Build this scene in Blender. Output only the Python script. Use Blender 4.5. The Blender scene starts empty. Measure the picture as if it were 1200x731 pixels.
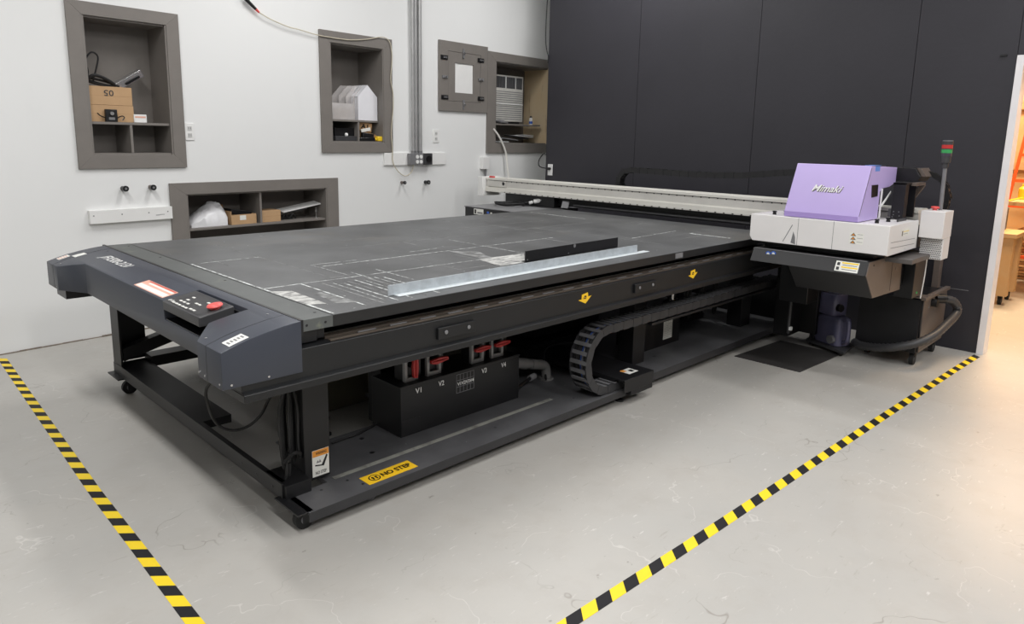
import bpy, bmesh, math, random
from mathutils import Vector, Matrix, Euler
random.seed(7)
R = math.radians
C = bpy.context.scene.collection
sc = bpy.context.scene

# ------------------------------------------------------------------ camera
FPX, CYP, CAMH = 829.8, 311.7, 1.5
CR = (Matrix.Rotation(R(-45.20), 3, 'Z') @ Matrix.Rotation(R(90-10.19), 3, 'X') @ Matrix.Rotation(R(1.09), 3, 'Z'))
cam = bpy.data.cameras.new('camera'); camo = bpy.data.objects.new('camera', cam); C.objects.link(camo)
cam.sensor_fit = 'HORIZONTAL'; cam.sensor_width = 36; cam.lens = FPX/1200*36
cam.shift_y = -(365.5-CYP)/1200
cam.clip_start = .05; cam.clip_end = 100
camo.matrix_world = Matrix.Translation((0, 0, CAMH)) @ CR.to_4x4()
sc.camera = camo
# surveying helpers: a photo pixel's sight line met with a known real plane gives metres
CO = Vector((0, 0, CAMH))
def ray(x, y): return CR @ Vector(((x-600)/FPX, -(y-CYP)/FPX, -1))
def GZ(x, y, z): d = ray(x, y); return CO + d*((z-CAMH)/d.z)
def GY(x, y, Y): d = ray(x, y); return CO + d*(Y/d.y)
def GX(x, y, X): d = ray(x, y); return CO + d*(X/d.x)
WA = R(3.79); W0 = Vector((.99, 5.684, 0))
WM = Matrix.Translation(W0) @ Matrix.Rotation(WA, 4, 'Z')      # frame of the white wall: u along, v into the wall, z up
WI = WM.inverted()
def GW(x, y, v=0):
    n = WM.to_3x3() @ Vector((0, 1, 0)); p0 = WM @ Vector((0, v, 0)); d = ray(x, y)
    return WI @ (CO + d*((p0-CO).dot(n)/d.dot(n)))
def Z1(x, y): return 50+x/3.4286, y/3.4286
def Z2(x, y): return 350+x/3.4286, y/3.4286
def Z4(x, y): return 30+x/3.4286, 200+y/3.4286
def zz(ox, oy, s): return lambda x, y: (ox+x/s, oy+y/s)

# ------------------------------------------------------------------ materials
def s2l(c): return tuple(((v/255)/12.92 if v/255 <= .04045 else ((v/255+.055)/1.055)**2.4) for v in c)
MATS = {}
def mat(name, rgb, rough=.5, metal=0., var=.06, scale=8., bump=0., bscale=60., spec=.5, rgb2=None, emit=0, trans=0, alpha=1, coat=0, detail=4):
    m = bpy.data.materials.new(name); m.use_nodes = True; nt = m.node_tree; N = nt.nodes; L = nt.links
    b = N['Principled BSDF']; c = s2l(rgb)
    b.inputs['Roughness'].default_value = rough; b.inputs['Metallic'].default_value = metal
    b.inputs['Specular IOR Level'].default_value = spec
    b.inputs['Transmission Weight'].default_value = trans; b.inputs['Alpha'].default_value = alpha
    b.inputs['Coat Weight'].default_value = coat
    tc = N.new('ShaderNodeTexCoord')
    nz = N.new('ShaderNodeTexNoise'); nz.inputs['Scale'].default_value = scale; nz.inputs['Detail'].default_value = detail; nz.inputs['Roughness'].default_value = .6
    L.new(tc.outputs['Object'], nz.inputs['Vector'])
    rp = N.new('ShaderNodeValToRGB'); e = rp.color_ramp.elements
    c2 = s2l(rgb2) if rgb2 else None
    e[0].position = .35; e[1].position = .65
    e[0].color = (*((v*(1-var)) for v in c), 1)
    e[1].color = (*(min(1, v*(1+var)) for v in (c2 or c)), 1)
    L.new(nz.outputs['Fac'], rp.inputs['Fac']); L.new(rp.outputs['Color'], b.inputs['Base Color'])
    if emit: L.new(rp.outputs['Color'], b.inputs['Emission Color']); b.inputs['Emission Strength'].default_value = emit
    if bump:
        n2 = N.new('ShaderNodeTexNoise'); n2.inputs['Scale'].default_value = bscale; n2.inputs['Detail'].default_value = 3
        L.new(tc.outputs['Object'], n2.inputs['Vector'])
        bp = N.new('ShaderNodeBump'); bp.inputs['Strength'].default_value = bump; bp.inputs['Distance'].default_value = .004
        L.new(n2.outputs['Fac'], bp.inputs['Height']); L.new(bp.outputs['Normal'], b.inputs['Normal'])
    MATS[name] = m
    return m
def layer(m, rgb, scale, lo, hi, strength=1., stretch=(1, 1, 1), rough=None, rot=(0, 0, 0), seed=0.):
    """wear or dirt of a shape of its own, mixed over the base colour"""
    nt = m.node_tree; N = nt.nodes; L = nt.links; b = N['Principled BSDF']
    src = b.inputs['Base Color'].links[0].from_socket
    tc = N.new('ShaderNodeTexCoord'); mp = N.new('ShaderNodeMapping'); mp.inputs['Scale'].default_value = stretch; mp.inputs['Rotation'].default_value = rot
    mp.inputs['Location'].default_value = (seed, seed*.7, 0)
    nz = N.new('ShaderNodeTexNoise'); nz.inputs['Scale'].default_value = scale; nz.inputs['Detail'].default_value = 5; nz.inputs['Roughness'].default_value = .65
    mr = N.new('ShaderNodeMapRange'); mr.inputs['From Min'].default_value = lo; mr.inputs['From Max'].default_value = hi; mr.inputs['To Max'].default_value = strength
    mx = N.new('ShaderNodeMix'); mx.data_type = 'RGBA'; mx.inputs['B'].default_value = (*s2l(rgb), 1)
    L.new(tc.outputs['Object'], mp.inputs['Vector']); L.new(mp.outputs['Vector'], nz.inputs['Vector']); L.new(nz.outputs['Fac'], mr.inputs['Value'])
    L.new(mr.outputs['Result'], mx.inputs['Factor']); L.new(src, mx.inputs['A']); L.new(mx.outputs['Result'], b.inputs['Base Color'])
    return m

def veins(m, rgb, scale, width, strength, seed=0., mask=.5):
    """hairline scratches and cracks: the thin mid-level contour of a noise, kept only in patches"""
    nt = m.node_tree; N = nt.nodes; L = nt.links; b = N['Principled BSDF']; src = b.inputs['Base Color'].links[0].from_socket
    tc = N.new('ShaderNodeTexCoord'); mp = N.new('ShaderNodeMapping'); mp.inputs['Location'].default_value = (seed, -seed, 0)
    nz = N.new('ShaderNodeTexNoise'); nz.inputs['Scale'].default_value = scale; nz.inputs['Detail'].default_value = 4; nz.inputs['Roughness'].default_value = .5
    a1 = N.new('ShaderNodeMath'); a1.operation = 'SUBTRACT'; a1.inputs[1].default_value = .5
    a2 = N.new('ShaderNodeMath'); a2.operation = 'ABSOLUTE'
    mr = N.new('ShaderNodeMapRange'); mr.inputs['From Min'].default_value = 0; mr.inputs['From Max'].default_value = width; mr.inputs['To Min'].default_value = strength; mr.inputs['To Max'].default_value = 0
    n2 = N.new('ShaderNodeTexNoise'); n2.inputs['Scale'].default_value = scale*1.7; m2 = N.new('ShaderNodeMapRange'); m2.inputs['From Min'].default_value = mask; m2.inputs['From Max'].default_value = mask+.08
    mu = N.new('ShaderNodeMath'); mu.operation = 'MULTIPLY'; mx = N.new('ShaderNodeMix'); mx.data_type = 'RGBA'; mx.inputs['B'].default_value = (*s2l(rgb), 1)
    L.new(tc.outputs['Object'], mp.inputs['Vector']); L.new(mp.outputs['Vector'], nz.inputs['Vector']); L.new(mp.outputs['Vector'], n2.inputs['Vector'])
    L.new(nz.outputs['Fac'], a1.inputs[0]); L.new(a1.outputs[0], a2.inputs[0]); L.new(a2.outputs[0], mr.inputs['Value']); L.new(n2.outputs['Fac'], m2.inputs['Value'])
    L.new(mr.outputs['Result'], mu.inputs[0]); L.new(m2.outputs['Result'], mu.inputs[1]); L.new(mu.outputs[0], mx.inputs['Factor']); L.new(src, mx.inputs['A']); L.new(mx.outputs['Result'], b.inputs['Base Color'])
wall_white = mat('wall paint', (231, 232, 231), .62, var=.008, scale=1.2, bump=.12, bscale=22)
layer(wall_white, (222, 223, 222), 2.0, .60, .85, .5, (1, 1, .5))
black_paint = mat('black wall paint', (45, 44, 50), .5, var=.05, scale=2.5, bump=.18, bscale=30, spec=.45)
layer(black_paint, (80, 80, 88), 25, .72, .80, .6)
floor_m = mat('sealed concrete', (176, 174, 169), .42, var=.045, scale=1.6, bump=.10, bscale=40, rgb2=(174, 171, 165), detail=9)
layer(floor_m, (160, 155, 148), 2.2, .60, .78, .45, (1, 1, 1), rot=(0, 0, .5))
layer(floor_m, (108, 102, 94), 18, .675, .74, .6); layer(floor_m, (100, 96, 90), 55, .74, .78, .6, seed=4)
layer(floor_m, (218, 216, 212), 14, .64, .73, .6, (1, 4, 1), rot=(0, 0, .8), seed=3)
layer(floor_m, (142, 134, 124), 7, .65, .74, .5, (1, 8, 1), rot=(0, 0, 2.2), seed=9)
layer(floor_m, (166, 161, 154), 6.5, .50, .72, .40, seed=6)
veins(floor_m, (132, 126, 118), 1.3, .0022, .75, 2.0, .54); veins(floor_m, (206, 203, 198), 2.3, .004, .6, 7.0, .52); veins(floor_m, (140, 134, 126), 3.1, .003, .6, 11.0, .58)
trim_white = mat('white gloss trim', (232, 230, 232), .35, var=.02)
room_m = mat('grey room paint', (128, 127, 125), .7, var=.02)
ceil_m = mat('ceiling paint', (130, 130, 130), .8, var=.02)
niche_m = mat('grey niche paint', (122, 117, 112), .5, var=.05, scale=5, bump=.12, bscale=25)
plywood = mat('plywood', (232, 212, 178), .55, var=.06, scale=4, rgb2=(220, 196, 158)); layer(plywood, (150, 108, 66), 3.5, .60, .72, .6, (5, 5, .7))
osb = mat('workshop boarding', (214, 186, 146), .6, var=.12, scale=9, rgb2=(196, 162, 118))
timber = mat('pine timber', (206, 174, 132), .55, var=.1, scale=6, rgb2=(190, 154, 110)); layer(timber, (150, 100, 60), 6, .62, .74, .5, (6, 6, .6))
cover_m = mat('slate machine enamel', (55, 59, 69), .42, var=.03, scale=3, bump=.05, bscale=250)
layer(cover_m, (105, 108, 116), 14, .72, .82, .5)
frame_m = mat('black frame enamel', (21, 21, 23), .45, var=.08, scale=6, bump=.06, bscale=200)
layer(frame_m, (70, 70, 72), 20, .70, .80, .6)
rail_m = mat('charcoal rail enamel', (20, 21, 23), .45, var=.05, scale=3, bump=.04, bscale=200)
layer(rail_m, (64, 64, 67), 26, .73, .80, .6)
bed_m = mat('worn bed plate', (74, 75, 76), .40, var=.10, scale=2.2, bump=.05, bscale=120, rgb2=(86, 87, 88))
layer(bed_m, (112, 112, 110), 7, .60, .80, .45, (1, 9, 1)); layer(bed_m, (150, 150, 150), 60, .70, .76, .55); layer(bed_m, (108, 100, 86), 1.3, .58, .74, .35, seed=5)
strip_m = mat('bed end strip', (84, 87, 86), .45, var=.08, scale=6); layer(strip_m, (140, 146, 120), 12, .62, .78, .5)
bedface_m = mat('bed edge black', (30, 30, 31), .4, var=.12, scale=9); layer(bedface_m, (96, 94, 90), 24, .70, .76, .6)
mark_m = mat('ink residue line', (204, 208, 206), .7, var=.02); layer(mark_m, (92, 92, 90), 38, .42, .62, .95)
faint_m = mat('faint ink residue', (140, 141, 140), .7, var=.02); layer(faint_m, (82, 82, 81), 16, .40, .62, .95)
patch_m = mat('dusty patch', (190, 190, 186), .7, var=.06, scale=12); layer(patch_m, (98, 98, 98), 14, .40, .64, .95, (1.2, 3, 1))
tray_m = mat('tray sheet', (82, 82, 84), .45, var=.16, scale=5, bump=.05, bscale=100)
layer(tray_m, (96, 98, 98), 5, .55, .75, .45, (1, 2, 1)); layer(tray_m, (150, 155, 152), 38, .68, .74, .7)
traylip_m = mat('tray edge', (46, 46, 48), .4, var=.08)
gstrip = mat('dull aluminium strip', (164, 164, 156), .5, metal=.3, var=.12, scale=10); layer(gstrip, (70, 70, 70), 14, .5, .7, .6)
railbrown = mat('guide rail steel', (88, 79, 70), .45, metal=.2, var=.1, scale=7)
alu = mat('anodised aluminium', (222, 220, 212), .38, metal=.1, var=.04, scale=5)
alu2 = mat('aluminium extrusion', (204, 202, 196), .4, metal=.1, var=.05, scale=5)
galv = mat('galvanised steel', (180, 187, 192), .42, metal=.15, var=.10, scale=26)
galvL = mat('galvanised steel lit flange', (206, 213, 216), .5, metal=.05, var=.03, scale=26)  # lighter copy of the same steel, painted as the lit flat flange
carr_m = mat('off white enamel', (222, 220, 219), .4, var=.02, scale=4); layer(carr_m, (170, 168, 166), 9, .66, .76, .6)
purple = mat('lilac enamel', (190, 172, 226), .4, var=.02, scale=3)
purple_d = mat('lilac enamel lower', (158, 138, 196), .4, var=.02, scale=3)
dblack = mat('black plastic', (20, 20, 22), .35, var=.1)
dgrey = mat('dark grey plastic', (58, 58, 60), .45, var=.06)
mgrey = mat('mid grey plastic', (120, 120, 122), .45, var=.06)
pvc = mat('grey pvc pipe', (112, 111, 110), .4, var=.05)
rubber = mat('black rubber', (24, 24, 25), .65, var=.1)
red = mat('red plastic', (196, 52, 50), .35, var=.04)
redl = mat('emergency red', (226, 92, 88), .4, var=.03)
green = mat('green lens', (60, 160, 90), .3, var=.03)
blue = mat('blue sticker', (52, 96, 186), .4, var=.1)
whitep = mat('white plastic', (232, 232, 230), .4, var=.02)
whitel = mat('white sticker', (226, 226, 220), .5, var=.03)
yellow = mat('yellow sticker', (244, 196, 40), .45, var=.03)
tapey = mat('yellow tape', (240, 208, 44), .5, var=.03, spec=.3); layer(tapey, (190, 172, 90), 20, .68, .76, .6)
tapek = mat('black tape', (30, 29, 32), .6, var=.08, spec=.3); layer(tapek, (120, 116, 104), 30, .70, .76, .6)
orange = mat('orange sticker', (226, 150, 60), .45, var=.03)
salmon = mat('salmon sticker', (224, 170, 150), .45, var=.03)
cardb = mat('corrugated cardboard', (184, 150, 112), .75, var=.05, scale=6)
cardd = mat('darker brown cardboard', (168, 134, 96), .75, var=.05, scale=6)  # darker brown card for seams, a flap and the A1 box
chrome = mat('bright steel', (200, 200, 200), .25, metal=.9, var=.02)
brownp = mat('grey brown enamel and warm light', (98, 88, 82), .42, var=.04)  # brown parts; on right-facing sides it carries the warm doorway light
jugm = mat('smoky jug plastic', (112, 110, 138), .25, var=.22, scale=9, rgb2=(84, 84, 108), spec=.6); layer(jugm, (140, 140, 160), 6, .60, .78, .5, (3, 3, .7))
matm = mat('rubber floor mat', (52, 50, 49), .7, var=.12, scale=5, bump=.3, bscale=150)
ladder_m = mat('orange fibreglass', (226, 88, 40), .45, var=.05)
bagm = mat('white plastic bag', (222, 222, 224), .3, var=.05, scale=12)
clearp = mat('frosted clear plastic', (214, 210, 208), .25, var=.06, scale=10, alpha=.45)
ribp = mat('white printed plastic', (232, 232, 236), .35, var=.02)
hosew = mat('white tubing', (228, 226, 220), .4, var=.02)
mesh_m = mat('perforated grille', (206, 204, 202), .45, var=.02)
yob = mat('yellow plastic', (236, 198, 40), .4, var=.05)
paper = mat('loose paper', (206, 208, 208), .6, var=.06, scale=15)
crack_m = mat('floor joint grime', (128, 118, 106), .9, var=.3, scale=14)

# ------------------------------------------------------------------ mesh builder
class MB:
    def __init__(s, *mats): s.v = []; s.f = []; s.m = []; s.mats = list(mats)
    def idx(s, m):
        if m is None: return 0
        if m not in s.mats: s.mats.append(m)
        return s.mats.index(m)
    def add(s, vs, fs, m=None):
        o = len(s.v); i = s.idx(m); s.v += [Vector(p) for p in vs]
        for f in fs: s.f.append([o+k for k in f]); s.m.append(i)
        return s
    def hexa(s, p, m=None):   # p: 4 bottom, 4 top
        return s.add(p, [(3, 2, 1, 0), (4, 5, 6, 7), (0, 1, 5, 4), (1, 2, 6, 5), (2, 3, 7, 6), (3, 0, 4, 7)], m)
    def box(s, x0, x1, y0, y1, z0, z1, m=None):
        return s.hexa([(x0, y0, z0), (x1, y0, z0), (x1, y1, z0), (x0, y1, z0), (x0, y0, z1), (x1, y0, z1), (x1, y1, z1), (x0, y1, z1)], m)
    def obox(s, c, sz, M3=None, m=None):
        a, b, d = (k/2 for k in sz); M3 = M3 or Matrix.Identity(3); c = Vector(c)
        return s.hexa([c+M3 @ Vector(q) for q in ((-a, -b, -d), (a, -b, -d), (a, b, -d), (-a, b, -d), (-a, -b, d), (a, -b, d), (a, b, d), (-a, b, d))], m)
    def prism(s, poly, ax, a, b, m=None):
        def P(q, t):
            if ax == 'x': return (t, q[0], q[1])
            if ax == 'y': return (q[0], t, q[1])
            return (q[0], q[1], t)
        n = len(poly)
        return s.add([P(q, a) for q in poly]+[P(q, b) for q in poly], [tuple(range(n))[::-1], tuple(range(n, 2*n))]+[(i, (i+1) % n, n+(i+1) % n, n+i) for i in range(n)], m)
    def cyl(s, p, q, r, n=16, m=None, r2=None):
        p = Vector(p); q = Vector(q); d = (q-p).normalized(); u = d.orthogonal().normalized(); w = d.cross(u); r2 = r if r2 is None else r2
        vs = [p+(u*math.cos(t)+w*math.sin(t))*r for t in (2*math.pi*k/n for k in range(n))]+[q+(u*math.cos(t)+w*math.sin(t))*r2 for t in (2*math.pi*k/n for k in range(n))]
        return s.add(vs, [tuple(range(n))[::-1], tuple(range(n, 2*n))]+[(i, (i+1) % n, n+(i+1) % n, n+i) for i in range(n)], m)
    def tube(s, pts, r, n=8, m=None, sub=4, ribs=None):
        P = [Vector(p) for p in pts]
        if sub > 1 and len(P) > 2:
            Q = []
            for i in range(len(P)-1):
                a = P[max(i-1, 0)]; b = P[i]; c = P[i+1]; d = P[min(i+2, len(P)-1)]
                for k in range(sub):
                    t = k/sub; Q.append(.5*((2*b)+(c-a)*t+(2*a-5*b+4*c-d)*t*t+(3*b-a-3*c+d)*t**3))
            P = Q+[P[-1]]
        vs = []; u = None
        for i, p in enumerate(P):
            d = (P[min(i+1, len(P)-1)]-P[max(i-1, 0)]).normalized()
            u = (u-d*u.dot(d)).normalized() if u else d.orthogonal().normalized(); w = d.cross(u)
            rr = r if not ribs else (r if i % 2 else r*ribs)
            vs += [p+(u*math.cos(t)+w*math.sin(t))*rr for t in (2*math.pi*k/n for k in range(n))]
        fs = [tuple(range(n))[::-1], tuple(range(len(vs)-n, len(vs)))]
        for i in range(len(P)-1):
            for k in range(n): fs.append((i*n+k, i*n+(k+1) % n, (i+1)*n+(k+1) % n, (i+1)*n+k))
        return s.add(vs, fs, m)
    def lathe(s, prof, c, n=24, m=None, M3=None):
        c = Vector(c); M3 = M3 or Matrix.Identity(3); vs = []
        for r_, z in prof: vs += [c+M3 @ Vector((r_*math.cos(t), r_*math.sin(t), z)) for t in (2*math.pi*k/n for k in range(n))]
        fs = [tuple(range(n))[::-1], tuple(range(len(vs)-n, len(vs)))]
        for i in range(len(prof)-1):
            for k in range(n): fs.append((i*n+k, i*n+(k+1) % n, (i+1)*n+(k+1) % n, (i+1)*n+k))
        return s.add(vs, fs, m)
    def strip(s, p, q, w, z, m=None, h=.0004):   # a painted line on a level surface
        p = Vector(p[:2]); q = Vector(q[:2]); d = (q-p).normalized(); n = Vector((-d.y, d.x))*w/2
        c = [p-n, q-n, q+n, p+n]
        return s.hexa([(k.x, k.y, z) for k in c]+[(k.x, k.y, z+h) for k in c], m)

ORG = {}
def origin(o): return ORG[o.name]
def prep(o, label, cat, group, kind):
    if label: o['label'] = label
    if cat: o['category'] = cat
    if group: o['group'] = group
    if kind: o['kind'] = kind
def thing(name, loc, label, cat, group=None):
    o = bpy.data.objects.new(name, None); C.objects.link(o); o.empty_display_size = .1
    o.location = loc; ORG[o.name] = Vector(loc); prep(o, label, cat, group, None); return o
def obj(name, mb, parent=None, label=None, cat=None, group=None, kind=None, bev=0., frame=None, smooth=30, seg=2, pre=None):
    vs = [(frame @ v) if frame else v for v in mb.v]
    lo = Vector([min(v[i] for v in vs) for i in range(3)]); hi = Vector([max(v[i] for v in vs) for i in range(3)])
    og = Vector(((lo.x+hi.x)/2, (lo.y+hi.y)/2, lo.z))
    me = bpy.data.meshes.new(name); me.from_pydata([v-og for v in vs], [], mb.f)
    for m in mb.mats: me.materials.append(m)
    for p, i in zip(me.polygons, mb.m): p.material_index = i
    bm = bmesh.new(); bm.from_mesh(me)
    bmesh.ops.recalc_face_normals(bm, faces=bm.faces)
    if pre: pre(bm, og)
    bm.to_mesh(me); bm.free()
    if smooth:
        for p in me.polygons: p.use_smooth = True
        me.set_sharp_from_angle(angle=R(smooth))
    o = bpy.data.objects.new(name, me); C.objects.link(o)
    if parent: o.parent = parent; o.location = og-ORG[parent.name]
    else: o.location = og
    ORG[o.name] = og; prep(o, label, cat, group, kind)
    if bev:
        b = o.modifiers.new('bevel', 'BEVEL'); b.width = bev; b.segments = seg; b.limit_method = 'ANGLE'; b.angle_limit = R(40); b.harden_normals = False
    return o
def boxobj(name, b, m, parent=None, bev=.003, **k): return obj(name, MB(m).box(*b), parent, bev=bev, **k)

def text(name, s, w, h, pos, right, up, m, parent, shear=0., bold=0., depth=.0006, frame=None, label=None):
    """lettering fitted to a w x h rectangle centred on pos, lying on the surface spanned by right/up"""
    cu = bpy.data.curves.new('t', 'FONT'); cu.body = s; cu.align_x = 'CENTER'; cu.align_y = 'CENTER'; cu.shear = shear; cu.offset = bold; cu.extrude = .0; cu.resolution_u = 3
    t = bpy.data.objects.new('t', cu); C.objects.link(t)
    dg = bpy.context.evaluated_depsgraph_get(); me = bpy.data.meshes.new_from_object(t.evaluated_get(dg))
    vs = [v.co.copy() for v in me.vertices]; fs = [tuple(p.vertices) for p in me.polygons]
    bpy.data.objects.remove(t); bpy.data.curves.remove(cu); bpy.data.meshes.remove(me)
    x0 = min(v.x for v in vs); x1 = max(v.x for v in vs); y0 = min(v.y for v in vs); y1 = max(v.y for v in vs)
    r_ = Vector(right).normalized(); u_ = Vector(up).normalized(); n_ = r_.cross(u_); pos = Vector(pos); M_ = MB(m)
    M_.add([pos+r_*((v.x-(x0+x1)/2)/(x1-x0)*w)+u_*((v.y-(y0+y1)/2)/(y1-y0)*h)+n_*depth for v in vs], fs)
    return obj(name, M_, parent, smooth=0, frame=frame, label=label)

# ================================================================== SETTING
CEIL = 3.9
obj('floor', MB(floor_m).box(-4, 12, -4, 8, -.1, 0), kind='structure', smooth=0)
obj('ceiling', MB(ceil_m).box(-4, 12, -4, 8, CEIL, CEIL+.1), kind='structure', smooth=0)
# white wall with its four recess openings
holes = [(.507, 1.076, 1.331, 2.285), (2.515, 3.12, 1.438, 2.321), (4.725, 5.69, 1.44, 2.354), (1.15, 2.445, .42, 1.02)]
def holed(mb, u0, u1, z0, z1, v0, v1, hs):
    us = sorted({u0, u1, *[h[0] for h in hs], *[h[1] for h in hs]}); zs = sorted({z0, z1, *[h[2] for h in hs], *[h[3] for h in hs]})
    nu = len(us); nz_ = len(zs); solid = {}
    for i in range(nu-1):
        for j in range(nz_-1):
            cu_, cz = (us[i]+us[i+1])/2, (zs[j]+zs[j+1])/2
            solid[i, j] = not any(h[0] < cu_ < h[1] and h[2] < cz < h[3] for h in hs)
    vs = [(u, v, z) for v in (v0, v1) for u in us for z in zs]; I = lambda k, i, j: k*nu*nz_+i*nz_+j; fs = []
    for (i, j), ok in solid.items():
        if not ok: continue
        fs += [(I(0, i, j), I(0, i+1, j), I(0, i+1, j+1), I(0, i, j+1)), (I(1, i, j), I(1, i, j+1), I(1, i+1, j+1), I(1, i+1, j))]
        for di, dj, a, b in ((-1, 0, (i, j), (i, j+1)), (1, 0, (i+1, j), (i+1, j+1)), (0, -1, (i, j), (i+1, j)), (0, 1, (i, j+1), (i+1, j+1))):
            if not solid.get((i+di, j+dj), False): fs.append((I(0, *a), I(0, *b), I(1, *b), I(1, *a)))
    return mb.add(vs, fs)
obj('wall_left', holed(MB(wall_white), -5, 6.1, 0, CEIL, 0, .12, holes), kind='structure', frame=WM, smooth=0)
# black partition: plywood sheets 1.24 m wide with narrow joints, doorway at its near end
BX = 6.025
wb = MB(black_paint)
ys = [1.12, 1.76, 3.01, 4.265, 5.475]
for a, b in zip(ys, ys[1:]): wb.box(BX, BX+.016, a+.002, b-.002, .0, CEIL)
wb.box(BX+.012, BX+.12, 1.12, 5.475, 0, CEIL); wb.box(BX, BX+.12, -4, 1.118, 2.13, CEIL)
wb.box(BX, BX+.12, -4, .05, 0, 2.13)
# the lap seams and a patched-in low panel near the doorway
obj('wall_back', wb, kind='structure', smooth=0)
obj('trim_1', MB(trim_white).box(BX-.012, BX+.135, 1.075, 1.118, 0, 2.13).box(BX-.012, BX+.135, .05, 1.075, 2.085, 2.13).box(BX-.012, BX+.135, .05, .093, 0, 2.085), kind='structure', smooth=0)
obj('wall_right', MB(room_m).box(-4, BX+.1, -3.6, -3.5, 0, CEIL), kind='structure', smooth=0)
obj('wall_front', MB(room_m).box(-3.6, -3.5, -3.6, 6.5, 0, CEIL), kind='structure', smooth=0)
obj('wall_alcove', MB(wall_white).box(BX+.12, 7.1, 5.3, 5.4, 0, CEIL).box(7.0, 7.1, 5.4, 6.2, 0, CEIL), kind='structure', smooth=0)
# ragged joint where the white wall meets the floor
jb = MB(crack_m)
for k in range(60):
    u = -2+k*.13; jb.box(u, u+.13, -.008-.006*random.random(), .001, 0, .004+.008*random.random()*(1 if random.random() > .4 else .3))
obj('trim_2', jb, kind='structure', frame=WM, smooth=0)
# hairline joints of the sheets low on the black wall
lw = MB(mgrey); lw.box(BX-.0025, BX, 1.22, 1.42, .455, .459); lw.box(BX-.0015, BX, 1.25, 1.40, .225, .228, frame_m)
g = GX(1176.5, 65, BX); lw.box(BX-.008, BX, g.y-.02, g.y+.02, g.z-.006, g.z+.006, dblack)
obj('trim_3', lw, kind='structure', smooth=0)

# workshop beyond the doorway
obj('wall_workshop_far', MB(osb).box(10.25, 10.35, -4, 5, 0, CEIL), kind='structure', smooth=0)
obj('wall_workshop_side', MB(osb).box(BX+.13, 10.3, 4.2, 4.3, 0, CEIL), kind='structure', smooth=0)
obj('wall_workshop_right', MB(osb).box(BX+.13, 10.3, -3.6, -3.5, 0, CEIL), kind='structure', smooth=0)

# ================================================================== PRINTER
PR = thing('flatbed_printer', (3.1, 3.35, 0), 'huge black flatbed printer with slate end cover, aluminium gantry and lilac print head', 'printer')
P = PR
NY = Vector((0, -1, 0)); PX = Vector((1, 0, 0)); PZ = Vector((0, 0, 1)); PY = Vector((0, 1, 0)); NX = Vector((-1, 0, 0))
# table plate with the ink lines left on it
ZT = .85
tb = MB(bed_m); tb.box(1.332, 5.08, 2.25, 4.50, .806, ZT)
tb.box(1.333, 5.079, 2.247, 2.25, .807, ZT-.001, bedface_m)
def ln(a, b, w=.007, m=mark_m): tb.strip(a, b, w*.72, ZT, m)
ln((1.346, 3.603), (1.346, 2.262), .014); ln((1.333, 3.603), (1.70, 3.603), .008); ln((1.70, 3.603), (1.70, 2.84), .006, faint_m)
ln((1.336, 2.83), (1.521, 2.83), .012); ln((1.521, 2.83), (1.509, 2.29), .011); ln((1.521, 2.83), (1.81, 2.813), .006)
ln((1.79, 3.22), (2.05, 3.20), .006); ln((1.815, 3.145), (2.05, 3.15), .012); ln((1.93, 3.146), (3.55, 3.142), .010)
ln((2.43, 3.243), (2.64, 3.256), .008); ln((1.726, 2.822), (2.575, 2.80), .008); ln((2.93, 3.49), (2.917, 2.80), .007); ln((2.57, 3.15), (2.565, 2.81), .006, faint_m)
ln((1.974, 2.91), (1.963, 2.59), .007); ln((1.84, 2.93), (1.828, 2.72), .006); ln((2.2, 3.6), (4.476, 3.565), .008, faint_m); ln((4.647, 4.391), (4.628, 3.741), .014)
ln((3.952, 2.786), (4.557, 2.821), .009); ln((4.517, 2.678), (4.519, 2.36), .03); ln((1.7, 3.62), (1.7, 4.2), .005, faint_m); ln((2.3, 3.15), (2.29, 2.63), .005, faint_m)
ln((3.0, 3.9), (4.7, 3.86), .006, faint_m); ln((3.9, 3.4), (3.88, 2.5), .006, faint_m); ln((1.79, 3.22), (1.79, 2.85), .005)
for k in range(9): ln((1.60+k*.035+.01*random.random(), 2.78-.03*(k % 3)), (1.585+k*.036, 2.29+.05*(k % 2)), .006 if k % 2 else .010, mark_m if k % 3 else faint_m)
for k in range(30):    # wiped streaks across the bed
    x = random.uniform(1.4, 4.9); y = random.uniform(2.4, 4.3); l = random.uniform(.08, .5)
    if random.random() < .5: ln((x, y), (x+.01, min(y+l, 4.4)), random.uniform(.003, .012), faint_m)
    else: ln((x, y), (min(x+l, 5), y+.005), random.uniform(.003, .008), faint_m)
for k in range(70):    # specks of cured ink
    x = random.uniform(1.36, 4.9); y = random.uniform(2.28, 4.4); a = random.uniform(.003, .009)
    ln((x, y), (x+a, y+a*random.uniform(-1, 1)), a*.7, mark_m)
tb.add([(2.62, 3.135, ZT+.0006), (2.75, 3.0, ZT+.0006), (2.66, 2.80, ZT+.0006), (2.60, 2.80, ZT+.0006)], [(0, 1, 2, 3)], faint_m)
tb.add([(2.518, 2.584, ZT+.0007), (2.70, 2.584, ZT+.0007), (2.916, 2.80, ZT+.0007), (2.564, 2.809, ZT+.0007)], [(0, 1, 2, 3)], patch_m)
tb.add([(1.34, 2.45, ZT+.0005), (1.41, 2.42, ZT+.0005), (1.42, 2.72, ZT+.0005), (1.345, 2.76, ZT+.0005)], [(0, 1, 2, 3)], patch_m)
tb.add([(1.44, 2.40, ZT+.0005), (1.52, 2.36, ZT+.0005), (1.50, 2.62, ZT+.0005), (1.46, 2.60, ZT+.0005)], [(0, 1, 2, 3)], faint_m)
table = obj('table', tb, P, smooth=0)
es = MB(strip_m).box(1.199, 1.331, 2.244, 4.50, .808, .8515)
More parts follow.
